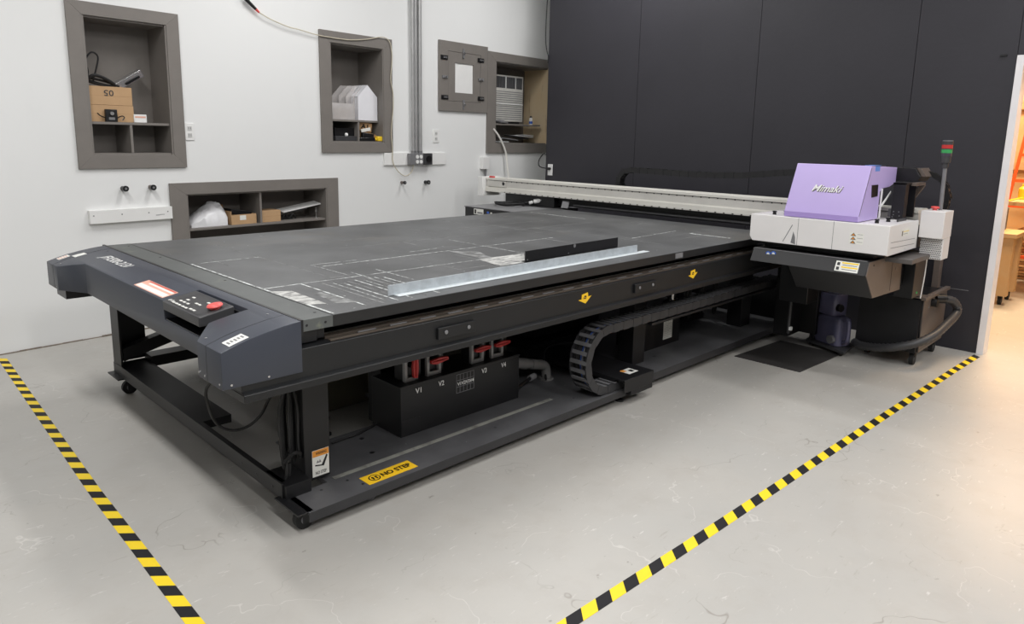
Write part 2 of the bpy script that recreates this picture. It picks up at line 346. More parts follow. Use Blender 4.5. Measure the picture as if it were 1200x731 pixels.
for y in (2.32, 3.1, 3.9, 4.4): es.cyl((1.30, y, .851), (1.30, y, .8525), .006, 10, frame_m)
for x, z in ((1.225, .83), (1.30, .83)): es.cyl((x, 2.2445, z), (x, 2.243, z), .005, 10, frame_m)
obj('table_end_strip', es, P, label='greenish grey strip along the bed end', bev=.0015)
obj('dark_gap_strip', MB(dblack).box(1.1875, 1.1988, 2.22, 4.49, .80, .8592), P, smooth=0)  # black strip standing in for the dark gap beside the cover
obj('dark_gap_strip', MB(dblack).box(1.328, 1.334, 2.25, 4.49, .84, .8524), P, smooth=0)  # same black stand-in for the gap between strip and bed
obj('table_bracket', MB(frame_m).box(1.20, 1.275, 2.262, 2.33, .76, .808).box(1.278, 1.31, 2.27, 2.33, .765, .808), P, bev=.002)
obj('underframe', MB(frame_m).box(1.21, 5.05, 2.42, 4.41, .70, .806).box(1.20, 5.35, 2.42, 2.5, .61, .70).box(1.2, 5.35, 4.3, 4.40, .61, .70).box(2.6, 2.7, 2.5, 4.3, .62, .7).box(4.1, 4.2, 2.5, 4.3, .62, .7), P)
# side rails
sr = MB(rail_m); sr.box(.967, 5.38, 2.222, 2.40, .645, .755); sr.box(.967, 5.38, 2.204, 2.40, .612, .640)
sr.prism([(2.204, .640), (2.222, .6475), (2.30, .6475), (2.30, .640)], 'x', .967, 5.38)
obj('side_rail', sr, P, bev=.003)
for ya_g, yb_g, zt_g, m_g in ((2.238, 2.256, .761, railbrown), (2.276, 2.312, .765, railbrown), (2.335, 2.345, .760, alu2)):
    obj('guide_rail', MB(m_g).box(1.315, 5.36, ya_g, yb_g, .7545, zt_g), P, bev=.001)
gr = MB(dblack); gr.box(1.315, 5.36, 2.256, 2.276, .7545, .756)
for k in range(26): gr.box(1.45+k*.15, 1.53+k*.15, 2.262, 2.270, .756, .762, mgrey)
obj('rack_strip', gr, P, bev=0)
obj('side_rail', MB(rail_m).box(1.0, 5.38, 4.41, 4.54, .612, .755), P, bev=.003)
for x0, x1 in ((1.80, 2.006), (3.192, 3.40)):
    b = MB(rail_m).box(x0, x1, 2.208, 2.2225, .672, .722)
    for x in (x0+.04, x1-.04): b.cyl((x, 2.2085, .70), (x, 2.203, .70), .009, 12, mgrey)
    obj('rail_bracket', b, P, bev=.002)
for x, z in ((2.768, .708), (3.811, .706)):
    a = MB(yellow); c = .5
    pts = [(-.026, .020), (.022, .026), (.026, .004), (.052, .006), (.006, -.030), (-.052, -.006), (-.026, -.004)]
    a.prism([(x+px_, z+pz_) for px_, pz_ in pts], 'y', 2.2205, 2.2195)
    a.prism([(x-.014, z-.004), (x+.008, z-.006), (x+.012, z+.010), (x-.004, z+.012)], 'y', 2.2195, 2.2190, dblack)
    a.prism([(x-.008, z+.001), (x+.004, z-.001), (x+.003, z+.006)], 'y', 2.2190, 2.2186)
    obj('arrow_sticker', a, P, smooth=0, label='yellow arrow warning sticker')
# end cover ------------------------------------------------
def topz(x):
    xs = [(.90, .799), (.95, .816), (1.0, .830), (1.06, .842), (1.12, .852), (1.187, .859)]
    if x <= xs[0][0]: return xs[0][1]
    for (a, za), (b, zb) in zip(xs, xs[1:]):
        if x <= b+1e-6: return za+(zb-za)*(x-a)/(b-a)
    return xs[-1][1]
cv = MB(cover_m).prism([(.90, 2.213), (.90, 2.405), (.99, 2.52), (.99, 4.07), (.90, 4.245), (.90, 4.45), (1.187, 4.45), (1.187, 2.213)], 'z', .672, .90)
def cutcover(bm, og):
    for x in (.95, 1.0, 1.06, 1.12):
        bmesh.ops.bisect_plane(bm, geom=bm.verts[:]+bm.edges[:]+bm.faces[:], plane_co=(x-og.x, 0, 0), plane_no=(1, 0, 0))
    for v in bm.verts:
        if v.co.z+og.z > .85: v.co.z = topz(v.co.x+og.x)-og.z
cov = obj('end_cover', cv, P, pre=cutcover, bev=.004, smooth=25)
cut = MB(dblack).box(.80, 1.135, 2.515, 2.972, .748, 1.0)
me_ = bpy.data.meshes.new('cut'); me_.from_pydata([v for v in cut.v], [], cut.f); co_ = bpy.data.objects.new('cut', me_); C.objects.link(co_)
bo = cov.modifiers.new('pocket', 'BOOLEAN'); bo.operation = 'DIFFERENCE'; bo.object = co_; bo.solver = 'EXACT'
cov.modifiers.move(1, 0)
dg = bpy.context.evaluated_depsgraph_get(); bm_ = bpy.data.meshes.new_from_object(cov.evaluated_get(dg)); cov.modifiers.clear(); cov.data = bm_
bpy.data.objects.remove(co_)
for p_ in cov.data.polygons: p_.use_smooth = True
cov.data.set_sharp_from_angle(angle=R(25))
obj('panel_pocket', MB(dblack).box(.994, 1.13, 2.518, 2.97, .7485, .753).box(1.124, 1.134, 2.518, 2.97, .753, .835), cov, smooth=0)
for y in (2.331, 4.32):   # joint lines of the two end caps, hugging the top
    cs = MB(frame_m); q = [(x, topz(x)) for x in (.90, .95, 1.0, 1.06, 1.12, 1.19)]
    vs = [(x, yy, z+e) for x, z in q for yy in (y, y+.002) for e in (-.001, .0006)]
    fs = []
    for i in range(len(q)-1):
        o_ = 4*i; fs += [(o_+1, o_+5, o_+7, o_+3), (o_, o_+2, o_+6, o_+4), (o_, o_+4, o_+5, o_+1), (o_+2, o_+3, o_+7, o_+6)]
    fs += [(0, 1, 3, 2), (20, 22, 23, 21)]
    cs.add(vs, fs); obj('joint_line', cs, cov, smooth=0)
    obj('joint_line', MB(frame_m).box(.8994, .90, y, y+.002, .675, .799), cov, smooth=0)
for x, y in ((.925, 2.39), (1.15, 2.39), (.925, 4.262), (1.15, 4.262)): obj('screw', MB(chrome).cyl((x, y, topz(x)), (x, y, topz(x)+.002), .005, 10), cov)
for y in (2.23, 2.35, 2.40, 4.27, 4.42): obj('screw', MB(chrome).cyl((.90, y, .69), (.898, y, .69), .004, 10), cov)
for x in (.93, 1.06): obj('screw', MB(chrome).cyl((x, 2.213, .685), (x, 2.211, .685), .004, 10), cov)
# lettering and stickers on the cover, following its slope
def slope(x0, x1): return Vector((x1-x0, 0, topz(x1)-topz(x0))).normalized()
def cpt(x, y, e=.0): return Vector((x, y, topz(x)+e))
text('model_lettering', 'JFX500-2131', .41, .062, cpt(1.09, 3.93, .0005), NY, slope(1.06, 1.12), whitep, cov, shear=.45, bold=.012)
def csticker(mbm, x0, x1, y0, y1, m, e=.0006):
    q = [x0]+[x for x in (.95, 1.0, 1.06, 1.12) if x0 < x < x1]+[x1]
    for a, b in zip(q, q[1:]): mbm.add([(a, y0, topz(a)+e), (b, y0, topz(b)+e), (b, y1, topz(b)+e), (a, y1, topz(a)+e)], [(0, 1, 2, 3)], m)
s_ = MB(salmon); csticker(s_, 1.0, 1.065, 3.01, 3.36, salmon); csticker(s_, 1.005, 1.03, 3.02, 3.35, whitel, .0009); csticker(s_, 1.042, 1.052, 3.02, 3.30, whitel, .0009); csticker(s_, 1.056, 1.062, 3.02, 3.33, red, .0009)
obj('warning_sticker', s_, cov, smooth=0, label='salmon and white warning sticker')
s_ = MB(whitel); csticker(s_, .94, .995, 4.365, 4.425, whitel)
for k in range(4): csticker(s_, .944+k*.012, .950+k*.012, 4.375, 4.415, salmon, .0009)
obj('white_sticker', s_, cov, smooth=0)
s_ = MB(whitel); csticker(s_, 1.0, 1.06, 4.30, 4.36, whitel); obj('white_sticker', s_, cov, smooth=0)
s_ = MB(whitel); csticker(s_, .936, 1.004, 2.228, 2.288, whitel)
for k in range(5): csticker(s_, .942+k*.012, .949+k*.012, 2.245+.004*(k % 2), 2.270, mgrey, .0009)
obj('white_sticker', s_, cov, smooth=0)
# operation panel
op = MB(dgrey); zf, zb_ = .829, .853
op.hexa([(.985, 2.60, .792), (1.12, 2.60, .792), (1.12, 2.968, .792), (.985, 2.968, .792), (.985, 2.60, zf), (1.12, 2.60, zb_), (1.12, 2.968, zb_), (.985, 2.968, zf)])
opo = obj('operation_panel', op, P, bev=.004)
def pz(x): return zf+(zb_-zf)*(x-.985)/.135
pn = Vector((-(zb_-zf), 0, .135)).normalized()
ow = MB(dblack)
for a, b, c_, d_ in ((.995, 1.11, 2.63, 2.633), (.995, 1.11, 2.90, 2.903), (.995, .997, 2.63, 2.903), (1.108, 1.11, 2.63, 2.903)):
    ow.add([(a, c_, pz(a)+.0006), (b, c_, pz(b)+.0006), (b, d_, pz(b)+.0006), (a, d_, pz(a)+.0006)], [(0, 1, 2, 3)])
obj('panel_outline', ow, opo, smooth=0)
for i, (x, y) in enumerate([(.985, 2.86), (.985, 2.83), (.985, 2.80), (.985, 2.765), (.985, 2.735), (1.01, 2.85), (1.01, 2.815), (1.01, 2.78), (1.03, 2.83), (1.03, 2.745), (1.03, 2.715), (1.055, 2.835), (1.06, 2.70), (1.06, 2.67), (.99, 2.70), (.99, 2.67)]):
    x += .018; y += .035
    obj('key', MB(whitel).box(x-.004, x+.005, y-.010, y+.010, pz(x)-.001, pz(x)+.002), opo, smooth=0)
for y in (2.945, 2.92): obj('label_tab', MB(whitel).box(1.0, 1.018, y-.004, y+.004, pz(1.01), pz(1.01)+.001), opo, smooth=0)
eb = Vector((1.066, 2.645, pz(1.066)))
MT = Matrix.Rotation(math.atan2(-(zb_-zf), .135), 3, 'Y')
obj('emergency_button', MB(redl).lathe([(.018, 0), (.018, .006), (.027, .007), (.030, .012), (.027, .017), (.016, .020), (.004, .021)], eb, 24, M3=MT), opo, smooth=50, label='red emergency stop button')
# cover stubs under the far block
obj('end_block', MB(dblack).box(.93, 1.18, 4.24, 4.42, .62, .672), P)
# legs
def leg(x0, x1, y0, y1, z0, z1): return obj('leg', MB(frame_m).box(x0, x1, y0, y1, z0, z1), P, bev=.003)
leg(1.318, 1.435, 2.47, 2.60, .106, .612); obj('leg', MB(frame_m).box(1.205, 1.216, 4.38, 4.52, .148, .67).box(1.216, 1.385, 4.508, 4.52, .148, .67), P, bev=.001)
leg(3.62, 3.75, 2.50, 2.62, .09, .612); leg(3.62, 3.75, 4.38, 4.50, .09, .612); leg(5.05, 5.2, 2.5, 2.62, .09, .612); leg(5.05, 5.2, 4.38, 4.50, .09, .612)
obj('leg_plate', MB(frame_m).box(1.30, 1.45, 2.46, 2.62, .60, .618), P)
# WARNING / NO STEP sticker on the near leg
LS = thing.__class__
lz = lambda x, y: GY(x, y, 2.469)
x0_, x1_, z0_, z1_ = 1.352, 1.428, .118, .232
ws = MB(whitel).box(x0_, x1_, 2.4685, 2.47, z0_, z1_); ws.box(x0_+.001, x1_-.001, 2.468, 2.4686, z1_-.028, z1_-.001, orange)
ws.prism([(x0_+.012, .164), (x0_+.045, .158), (x0_+.050, .162), (x0_+.012, .170)], 'y', 2.4680, 2.4685, dblack)
ws.prism([(x0_+.040, .160), (x0_+.052, .156), (x1_-.006, .198), (x1_-.012, .204)], 'y', 2.4680, 2.4685, dblack)
ws.prism([(x0_+.018, .176), (x0_+.024, .188), (x0_+.030, .178), (x0_+.034, .190), (x0_+.040, .176)], 'y', 2.4680, 2.4685, mgrey)
wso = obj('warning_sticker', ws, P, smooth=0, label='white and orange NO STEP warning sticker')
text('lettering', '⚠ WARNING'.replace('⚠ ', ''), .05, .012, (1.392, 2.468, .218), PX, PZ, dblack, wso, bold=.02)
text('lettering', 'NO STEP', .05, .014, (1.39, 2.4682, .133), PX, PZ, dgrey, wso, bold=.02)
# base: end channel, trays, back beam, braces
ec = MB(frame_m).box(1.210, 1.37, 3.28, 4.50, .105, .146).box(1.210, 1.232, 2.47, 3.28, .13, .146).box(1.210, 1.318, 2.42, 2.60, .085, .146).box(1.202, 1.210, 2.44, 4.52, .086, .152)
for k in range(6): ec.cyl((1.202, 2.52+k*.14 if k < 3 else 3.98+k*.09, .115), (1.2005, 2.52+k*.14 if k < 3 else 3.98+k*.09, .115), .006, 10, dblack)
obj('base_end_channel', ec, P, bev=.002)
obj('base_back_beam', MB(frame_m).box(1.37, 5.5, 4.385, 4.50, .115, .18), P, bev=.002)
br = MB(frame_m); br.prism([(1.222, .18), (1.222, .255), (2.60, .60), (2.60, .525)], 'y', 4.381, 4.40); br.prism([(1.222, .243), (1.222, .255), (2.60, .60), (2.60, .588)], 'y', 4.40, 4.45); obj('brace', br, P, bev=.001)
obj('floor_anchor', MB(mgrey).box(1.52, 1.60, 3.05, 3.13, 0, .006).cyl((1.56, 3.09, .006), (1.56, 3.09, .014), .012, 10, dblack), P)
def foot(x, y):
    f = MB(frame_m).box(x-.045, x+.02, y-.06, y+.13, .084, .092); o = obj('foot_plate', f, P, bev=.001); return o
foot(1.215, 4.40); foot(1.228, 2.34)
def caster(x, y, par=P, r=.03, name='caster'):
    c_ = MB(rubber).cyl((x, y-.014, r), (x, y+.014, r), r, 20); c_.cyl((x, y-.016, r), (x, y+.016, r), r*.45, 14, mgrey)
    c_.box(x-.012, x+.02, y-.019, y-.016, r*.6, r*2.1, frame_m).box(x-.012, x+.02, y+.016, y+.019, r*.6, r*2.1, frame_m).box(x-.016, x+.024, y-.02, y+.02, r*2.0, r*2.25, frame_m)
    return obj(name, c_, par, smooth=40)
for x, y in ((1.236, 2.340), (1.225, 4.333), (5.44, 2.40), (5.44, 4.40)): caster(x, y, r=.040 if x < 2 else .033)
t1 = MB(tray_m).box(1.224, 3.24, 2.271, 2.441, .082, .092); t1.box(1.224, 3.24, 2.2705, 2.274, .052, .0915, traylip_m)
for x, y in ((1.47, 2.40), (1.50, 2.33), (1.35, 2.40), (2.3, 2.38), (2.9, 2.38)): t1.cyl((x, y, .092), (x, y, .0926), .006, 10, dblack)
ft = obj('front_tray', t1, P, smooth=0)
obj('tray_strip', MB(gstrip).box(1.438, 2.80, 2.443, 2.468, .08, .0925), P, smooth=0, label='dull grey strip along the tray')
t2 = MB(tray_m).box(1.405, 3.24, 2.443, 2.82, .07, .088).box(2.1, 3.24, 2.82, 3.22, .07, .088)
for x, y in ((1.7, 2.56), (2.75, 2.9), (1.75, 2.72)): t2.cyl((x, y, .088), (x, y, .0886), .012, 12, dblack)
obj('inner_tray', t2, P, smooth=0)
t3_ = MB(tray_m).box(3.44, 5.52, 2.325, 3.22, .078, .092); t3_.box(3.44, 5.52, 2.322, 2.326, .045, .0915, traylip_m)
t3_.cyl((3.9, 2.52, .092), (3.9, 2.52, .0926), .012, 12, dblack); t3_.cyl((5.0, 2.6, .092), (5.0, 2.6, .0926), .02, 12, dblack)
obj('rear_tray', t3_, P, smooth=0)
# NO STEP plate
ang = 0.
n0 = GZ(421.9, 560.4, .0925); n1 = GZ(477.8, 538.9, .0925); n2 = GZ(488.6, 546.4, .0925); n3 = GZ(432.7, 568.8, .0925)
xa, xb = (n0.x+n3.x)/2, (n1.x+n2.x)/2; ya, yb = (n3.y+n2.y)/2, (n0.y+n1.y)/2
np_ = MB(yellow).box(xa, xb, ya, yb, .0922, .0932); np_.lathe([(.026, 0), (.026, .0006)], (xa+.05, (ya+yb)/2, .0932), 24, dblack); np_.lathe([(.021, 0), (.021, .0006)], (xa+.05, (ya+yb)/2, .0935), 24, yellow)
for dx in (-.008, .008): np_.lathe([(.006, 0), (.006, .0004)], (xa+.05+dx, (ya+yb)/2+.004, .0942), 12, dblack); np_.box(xa+.046+dx, xa+.053+dx, (ya+yb)/2-.015, (ya+yb)/2, .0942, .0946, dblack)
npo = obj('no_step_sticker', np_, P, smooth=0, label='yellow NO STEP sticker')
text('lettering', 'NO STEP', (xb-xa)*.60, (yb-ya)*.42, ((xa*.36+xb*.64), (ya+yb)/2, .0935), PX, PY, dblack, npo, bold=.035)
# chain end bracket
bk = MB(frame_m).box(3.165, 3.455, 2.231, 3.0, .158, .168).box(3.165, 3.455, 2.229, 2.234, .092, .167).box(3.165, 3.17, 2.30, 3.0, .14, .16)
bk.box(3.24, 3.455, 2.235, 2.33, .06, .09)
bko = obj('chain_bracket', bk, P, bev=.0015)
q = [GZ(*zz(640, 380, 5.99)(*p), .1685) for p in ((525, 312), (565, 305), (660, 340), (575, 352))]
cx_ = sum(v.x for v in q)/4; cy_ = sum(v.y for v in q)/4
obj('warning_sticker', MB(whitel).box(cx_-.045, cx_+.045, cy_-.035, cy_+.035, .168, .1688).box(cx_-.045, cx_-.015, cy_+.005, cy_+.035, .1688, .1692, orange).box(cx_, cx_+.03, cy_-.02, cy_+.01, .1688, .1692, dblack), bko, smooth=0)
for x, y in ((3.26, 2.33), (1.55, 2.36), (5.35, 2.40)):
    obj('leveling_foot', MB(mgrey if x < 2 else dblack).lathe([(.026, 0), (.026, .010), (.010, .016), (.007, .02), (.007, .062)], (x, y, 0), 18), P, smooth=40)
# valve box
VB = (1.888, 2.685, 2.597, 2.835, .088, .338)
vbo = obj('valve_box', MB(dblack).box(*VB).box(1.885, 2.69, 2.594, 2.60, .33, .341), P, bev=.002)
obj('valve_box_plate', MB(frame_m).box(1.89, 2.0, 2.594, 2.597, .10, .17), vbo, bev=.001)
n7 = zz(400, 370, 3.4286)
for s, q in (('V1', (308, 299)), ('V2', (400, 270)), ('V3', (572, 219)), ('V4', (650, 196))):
    p = GY(*n7(*q), 2.5965); text('lettering', s, .036, .026, (p.x, 2.5935, p.z), PX, PZ, whitep, vbo, bold=.02)
g0 = GY(*n7(463, 238), 2.5965); g1 = GY(*n7(532, 290), 2.5965); gx0, gx1, gz0, gz1 = g0.x, g1.x, g1.z, g0.z
gg = MB(mgrey)
for k in range(6): x = gx0+(gx1-gx0)*k/5; gg.box(x-.001, x+.001, 2.5955, 2.597, gz0, gz1)
for z in (gz0, (gz0*1.35+gz1*.65)/2, (gz0*.65+gz1*1.35)/2, gz1): gg.box(gx0, gx1, 2.5955, 2.597, z-.001, z+.001)
obj('valve_chart', gg, vbo, smooth=0)
text('lettering', 'V1V2V3V4', (gx1-gx0)*.95, .018, ((gx0+gx1)/2, 2.5935, (gz0+gz1)/2), PX, PZ, whitep, vbo, bold=.02)
for i, (a, b, t) in enumerate(((474.4, 490.4, 448.7), (500.6, 517.2, 440.5), (552.5, 567, 435.5), (575.6, 589.6, 428.5))):
    y = 2.64; x0 = GY(a, 430, y).x; x1 = GY(b, 430, y).x; z0 = .338; z1 = .49
    v = MB(mat('valve frame grey', (164, 164, 164), .4)).box(x0, x0+.016, y, y+.02, z0, z1).box(x1-.016, x1, y, y+.02, z0, z1).box(x0+.016, x1-.016, y, y+.02, z0, z0+.02).box(x0+.016, x1-.016, y, y+.02, z1-.02, z1)
    vo = obj('valve', v, P, bev=.002, label='grey framed ball valve')
    obj('valve_body', MB(dblack).box(x0+.004, x1+.03, y+.021, y+.09, z0, z1+.06).cyl(((x0+x1)/2, y+.03, z0+.08), ((x0+x1)/2, y-.012, z0+.08), .014, 14), vo, bev=.002)
    cx2, cz = (x0+x1)/2+.006, z0+.078
    hd = MB(red)
    if i == 0: hd.prism([(cx2-.013, cz-.055), (cx2+.010, cz-.058), (cx2+.016, cz-.01), (cx2+.012, cz+.055), (cx2-.010, cz+.055), (cx2-.018, cz)], 'y', y-.03, y-.012); hd.box(cx2-.004, cx2+.004, y-.036, y-.03, cz-.05, cz+.05)
    else: hd.prism([(cx2-.045, cz-.008), (cx2-.01, cz-.016), (cx2+.02, cz-.012), (cx2+.062, cz-.006), (cx2+.064, cz+.010), (cx2+.01, cz+.016), (cx2-.045, cz+.008)], 'y', y-.03, y-.012); hd.box(cx2-.04, cx2+.055, y-.036, y-.03, cz-.003, cz+.003)
    obj('valve_handle', hd, vo, bev=.002, label='red lever handle')
    obj('hose_stub', MB(rubber).tube([((x0+x1)/2, y+.055, z1+.05), ((x0+x1)/2, y+.08, .56), ((x0+x1)/2, y+.14, .60)], .02, 10), vo)
# drain pipe
pp = MB(pvc).tube([(2.688, 2.71, .268), (2.80, 2.71, .235), (2.93, 2.71, .20)], .024, 14, sub=2)
pp.cyl((2.76, 2.71, .247), (2.86, 2.71, .219), .032, 16); pp.cyl((2.90, 2.71, .209), (2.99, 2.71, .185), .031, 16)
pp.tube([(2.97, 2.71, .19), (3.02, 2.71, .172), (3.035, 2.71, .13), (3.035, 2.71, .09)], .029, 14, sub=3); pp.cyl((3.035, 2.71, .088), (3.035, 2.71, .098), .045, 16)
obj('drain_pipe', pp, P, smooth=40, label='grey plastic drain pipe')
obj('drain_pipe', MB(dblack).tube([(2.69, 2.64, .12), (2.80, 2.66, .135), (2.93, 2.70, .14)], .010, 8).cyl((2.86, 2.68, .137), (2.91, 2.69, .139), .018, 12, mgrey), P, smooth=40)
# energy chain
def chain_mb(path, wdir, y0, y1, th, pitch, m, mc=None):
    """path: list of Vectors (centre line, y0 side); bands of alternating link plates plus crossbars"""
    mb = MB(m); L_ = [0]
    for a, b in zip(path, path[1:]): L_.append(L_[-1]+(b-a).length)
    tot = L_[-1]; n = int(tot/pitch)
    def at(s):
        s = min(max(s, 0), tot-1e-6)
        for i in range(len(path)-1):
            if L_[i+1] >= s:
                t = (s-L_[i])/(L_[i+1]-L_[i]); return path[i].lerp(path[i+1], t), (path[i+1]-path[i]).normalized()
        return path[-1], (path[-1]-path[-2]).normalized()
    for k in range(n):
        s = (k+.5)*tot/n; p, d = at(s); up = wdir.cross(d).normalized(); M3 = Matrix((d, wdir, up)).transposed(); l = tot/n
        e = .003 if k % 2 else 0
        for y, sg in ((y0, 1), (y1, -1)):
            mb.obox(p+wdir*(y+sg*(.007+e/2)), (l*1.18, .008, th-(.006 if k % 2 else 0)), M3)
        for o_ in (1, -1):
            mb.obox(p+wdir*((y0+y1)/2)+up*o_*(th/2-.006), (l*.46, (y1-y0)-.01, .007), M3, mc)
    return mb
cx0, cz0, rr = 3.085, .2950, .1755
path = [Vector((3.235, 0, cz0-rr))]
for k in range(25):
    t = -math.pi/2-math.pi*k/24; path.append(Vector((cx0+rr*math.cos(t), 0, cz0+rr*math.sin(t))))
path += [Vector((3.9, 0, .468)), Vector((4.6, 0, .470)), Vector((5.30, 0, .470))]
ch = obj('cable_chain', chain_mb(path, PY, 2.285, 2.412, .050, .046, mat('chain plastic', (50, 50, 52), .45), mat('chain crossbar lit tone', (112, 112, 114), .4)), P, smooth=0, bev=0, label='black plastic cable chain looping under the bed')  # crossbars coloured lighter to carry the light they reflect
for y, m_, r_ in ((2.315, rubber, .012), (2.338, mgrey, .0045), (2.349, blue, .003), (2.37, rubber, .011), (2.392, rubber, .008)):
    obj('cable', MB(m_).tube([Vector((q.x, y, q.z+.004)) for q in path[1::2]], r_, 6, sub=1), ch)
obj('chain_channel', MB(frame_m).box(3.5, 5.35, 2.29, 2.42, .418, .432), P, bev=.001)
# electrical box and cables under the right half
ib = boxobj('electrical_box', (3.92, 4.36, 2.62, 2.85, .092, .31), dblack, P, bev=.002)
obj('rating_label', MB(whitel).box(4.15, 4.26, 2.6185, 2.62, .135, .298), ib, smooth=0, label='white rating label')
for k in range(11): text('lettering', '-----  ---'[:7+k % 3], .09, .002, (4.205, 2.618, .285-k*.0135), PX, PZ, mgrey, ib)
for k in range(7):
    x = 4.42+k*.11; y = 2.75+.04*(k % 2)
    obj('hose_loop', MB(rubber).tube([(x, y, .60), (x-.03, y-.03, .42), (x-.05, y-.02, .22+.03*(k % 3)), (x, y, .15+.03*(k % 3)), (x+.05, y+.01, .24), (x+.03, y+.05, .45), (x+.02, y+.05, .6)], .010+.003*(k % 2), 8), P)
obj('pump', MB(frame_m).cyl((4.75, 2.95, .20), (5.1, 2.95, .20), .085, 20).box(4.70, 5.12, 2.86, 3.04, .092, .13).box(4.8, 4.95, 2.9, 3.0, .27, .34), P, bev=.002)
obj('pneumatic_fitting', MB(chrome).cyl((4.35, 2.7, .36), (4.42, 2.7, .37), .02, 12).cyl((4.37, 2.7, .34), (4.37, 2.7, .42), .012, 10), P)
boxobj('blower', (3.55, 4.3, 3.3, 4.0, .11, .52), frame_m, P, bev=.006)
boxobj('rear_cabinet', (1.88, 3.3, 3.31, 3.9, .0, .60), mat('olive enamel', (92, 88, 74), .5), P, bev=.004)
boxobj('leg', (2.02, 2.14, 2.95, 3.07, .0, .70), frame_m, P)
obj('floor_anchor', MB(dblack).cyl((1.76, 3.04, 0), (1.76, 3.04, .012), .016, 12), P)
obj('floor_anchor', MB(dblack).cyl((1.86, 3.22, 0), (1.86, 3.22, .012), .014, 12), P)
boxobj('added_dark_panel', (5.521, 5.54, 2.36, 4.36, .085, .42), frame_m, P)  # dark panel added to hide the lit floor beyond the tray
obj('base_floor_plate', MB(frame_m).box(3.4, 5.51, 3.225, 4.36, .07, .10), P)  # plate drawn out over bright floor so the underside stays dark
# cable hung inside the near leg
cb = MB(rubber)
for k in range(7):
    x = 1.235+.012*k; y = 2.50+.012*(k % 3)
    cb.tube([(1.27, 2.46+.01*k, .60), (x-.01, y-.02, .45), (x-.01, y-.02, .28), (x+.005, y-.01, .19+.012*(k % 4)), (x+.018, y+.015, .28), (x+.02, y+.02, .45), (1.285, 2.48+.01*k, .60)], .0065, 6)
cb.tube([(1.235, 2.475, .22), (1.26, 2.45, .26), (1.30, 2.47, .24), (1.32, 2.52, .22)], .008, 6)
cb.tube([(1.25, 2.49, .22), (1.245, 2.48, .17), (1.24, 2.49, .125), (1.262, 2.50, .12), (1.27, 2.50, .2)], .007, 6)
obj('cable_bundle', cb, P)
# drooping cable from cover to bundle
pts = [(.985, 2.40, .69), GX(242, 455, .99), GX(244, 475, 1.0), GX(251, 492, 1.04), GX(262, 502, 1.08), GX(277, 504, 1.12), GX(293, 498, 1.17), GX(307, 484, 1.21), GX(316, 466, 1.24), (1.262, 2.46, .60)]
obj('drooping_cable', MB(rubber).tube(pts, .006, 8), P)
obj('floor_cable', MB(rubber).tube([GZ(389, 519, .10), GZ(405, 513, .10), GZ(420, 508, .10), GZ(440, 497, .10), GZ(450, 490, .12)], .006, 6), P)
obj('floor_cable', MB(rubber).tube([GZ(640, 445, .1), GY(638, 425, 2.75), GY(640, 408, 2.8), GY(660, 402, 2.85), GY(690, 400, 2.9)], .006, 6), P)

# ------------------------------------------------ gantry
GXF = 5.15
gb = MB(alu).box(GXF, GXF+.20, 1.38, 5.53, 1.07, 1.092); gb.box(GXF+.012, GXF+.20, 1.38, 5.53, 1.0, 1.07, alu2)
gb.box(GXF-.006, GXF+.20, 1.38, 5.53, .948, .992, alu); gb.prism([(GXF-.006, .992), (GXF+.012, 1.003), (GXF+.1, 1.003), (GXF+.1, .992)], 'y', 1.38, 5.53, alu)
gb.box(GXF-.0075, GXF-.006, 1.38, 5.30, .948, .960, alu2)
gbo = obj('gantry_beam', gb, P, bev=.002)
slots = MB(dblack)
for k in range(40): slots.box(GXF-.0085, GXF-.007, 2.3+k*.075, 2.315+k*.075, .950, .957)
for k in range(40): slots.box(GXF+.0105, GXF+.012, 2.3+k*.075, 2.31+k*.075, 1.058, 1.066)
obj('slot_row', slots, gbo, smooth=0)
obj('groove', MB(frame_m).box(GXF+.008, GXF+.0125, 1.4, 5.50, 1.066, 1.0705), gbo, smooth=0)
gl = MB(alu2).box(GXF-.002, GXF+.013, 5.22, 5.50, 1.004, 1.062); gl.cyl((GXF-.003, 5.26, 1.04), (GXF-.005, 5.26, 1.04), .018, 16, dblack)
obj('beam_end_fitting', gl, gbo, bev=.001)
obj('beam_end_cap', MB(whitep).box(5.10, 5.38, 5.53, 5.60, .90, 1.10), P, bev=.003, label='white cap on the far end of the beam')
obj('red_connector', MB(red).box(GXF+.02, GXF+.05, 5.44, 5.50, 1.092, 1.108), P, bev=.002)
lb = MB(frame_m).box(5.26, 5.42, 1.35, 5.28, .862, .945).box(5.20, 5.30, 4.60, 5.28, .84, .945)
obj('lower_beam', lb, P, bev=.002)
obj('roller', MB(dgrey).cyl((5.20, 2.20, .885), (5.20, 4.35, .885), .013, 12), P, smooth=40)
for y0, y1 in ((4.62, 4.85), (2.0, 2.2)): boxobj('gantry_column', (5.24, 5.50, y0, y1, .10, .90), frame_m, P)
fb = MB(dblack).box(4.66, 5.52, 4.56, 5.30, .60, .828); fb.box(4.655, 5.53, 4.55, 5.31, .828, .836, mgrey)
fbo = obj('control_cabinet', fb, P, bev=.002)
a0 = GX(555.5, 245, 4.66); a1 = GX(566.5, 251, 4.66)
obj('cabinet_sticker', MB(whitel).box(4.6585, 4.66, a1.y, a0.y, .765, .82).box(4.6578, 4.6586, a1.y+.01, a0.y-.05, .775, .79, mgrey).box(4.6578, 4.6586, a0.y-.035, a0.y-.01, .772, .812, dblack), fbo, smooth=0, label='white sticker on the cabinet')
obj('cabinet_sticker', MB(blue).box(4.6585, 4.66, a1.y-.08, a1.y-.05, .785, .805).box(4.6585, 4.66, a1.y-.12, a1.y-.10, .785, .80, whitel), fbo, smooth=0)
for y in (4.6, 5.1): boxobj('leg', (4.8, 4.95, y, y+.12, .0, .60), frame_m, P)
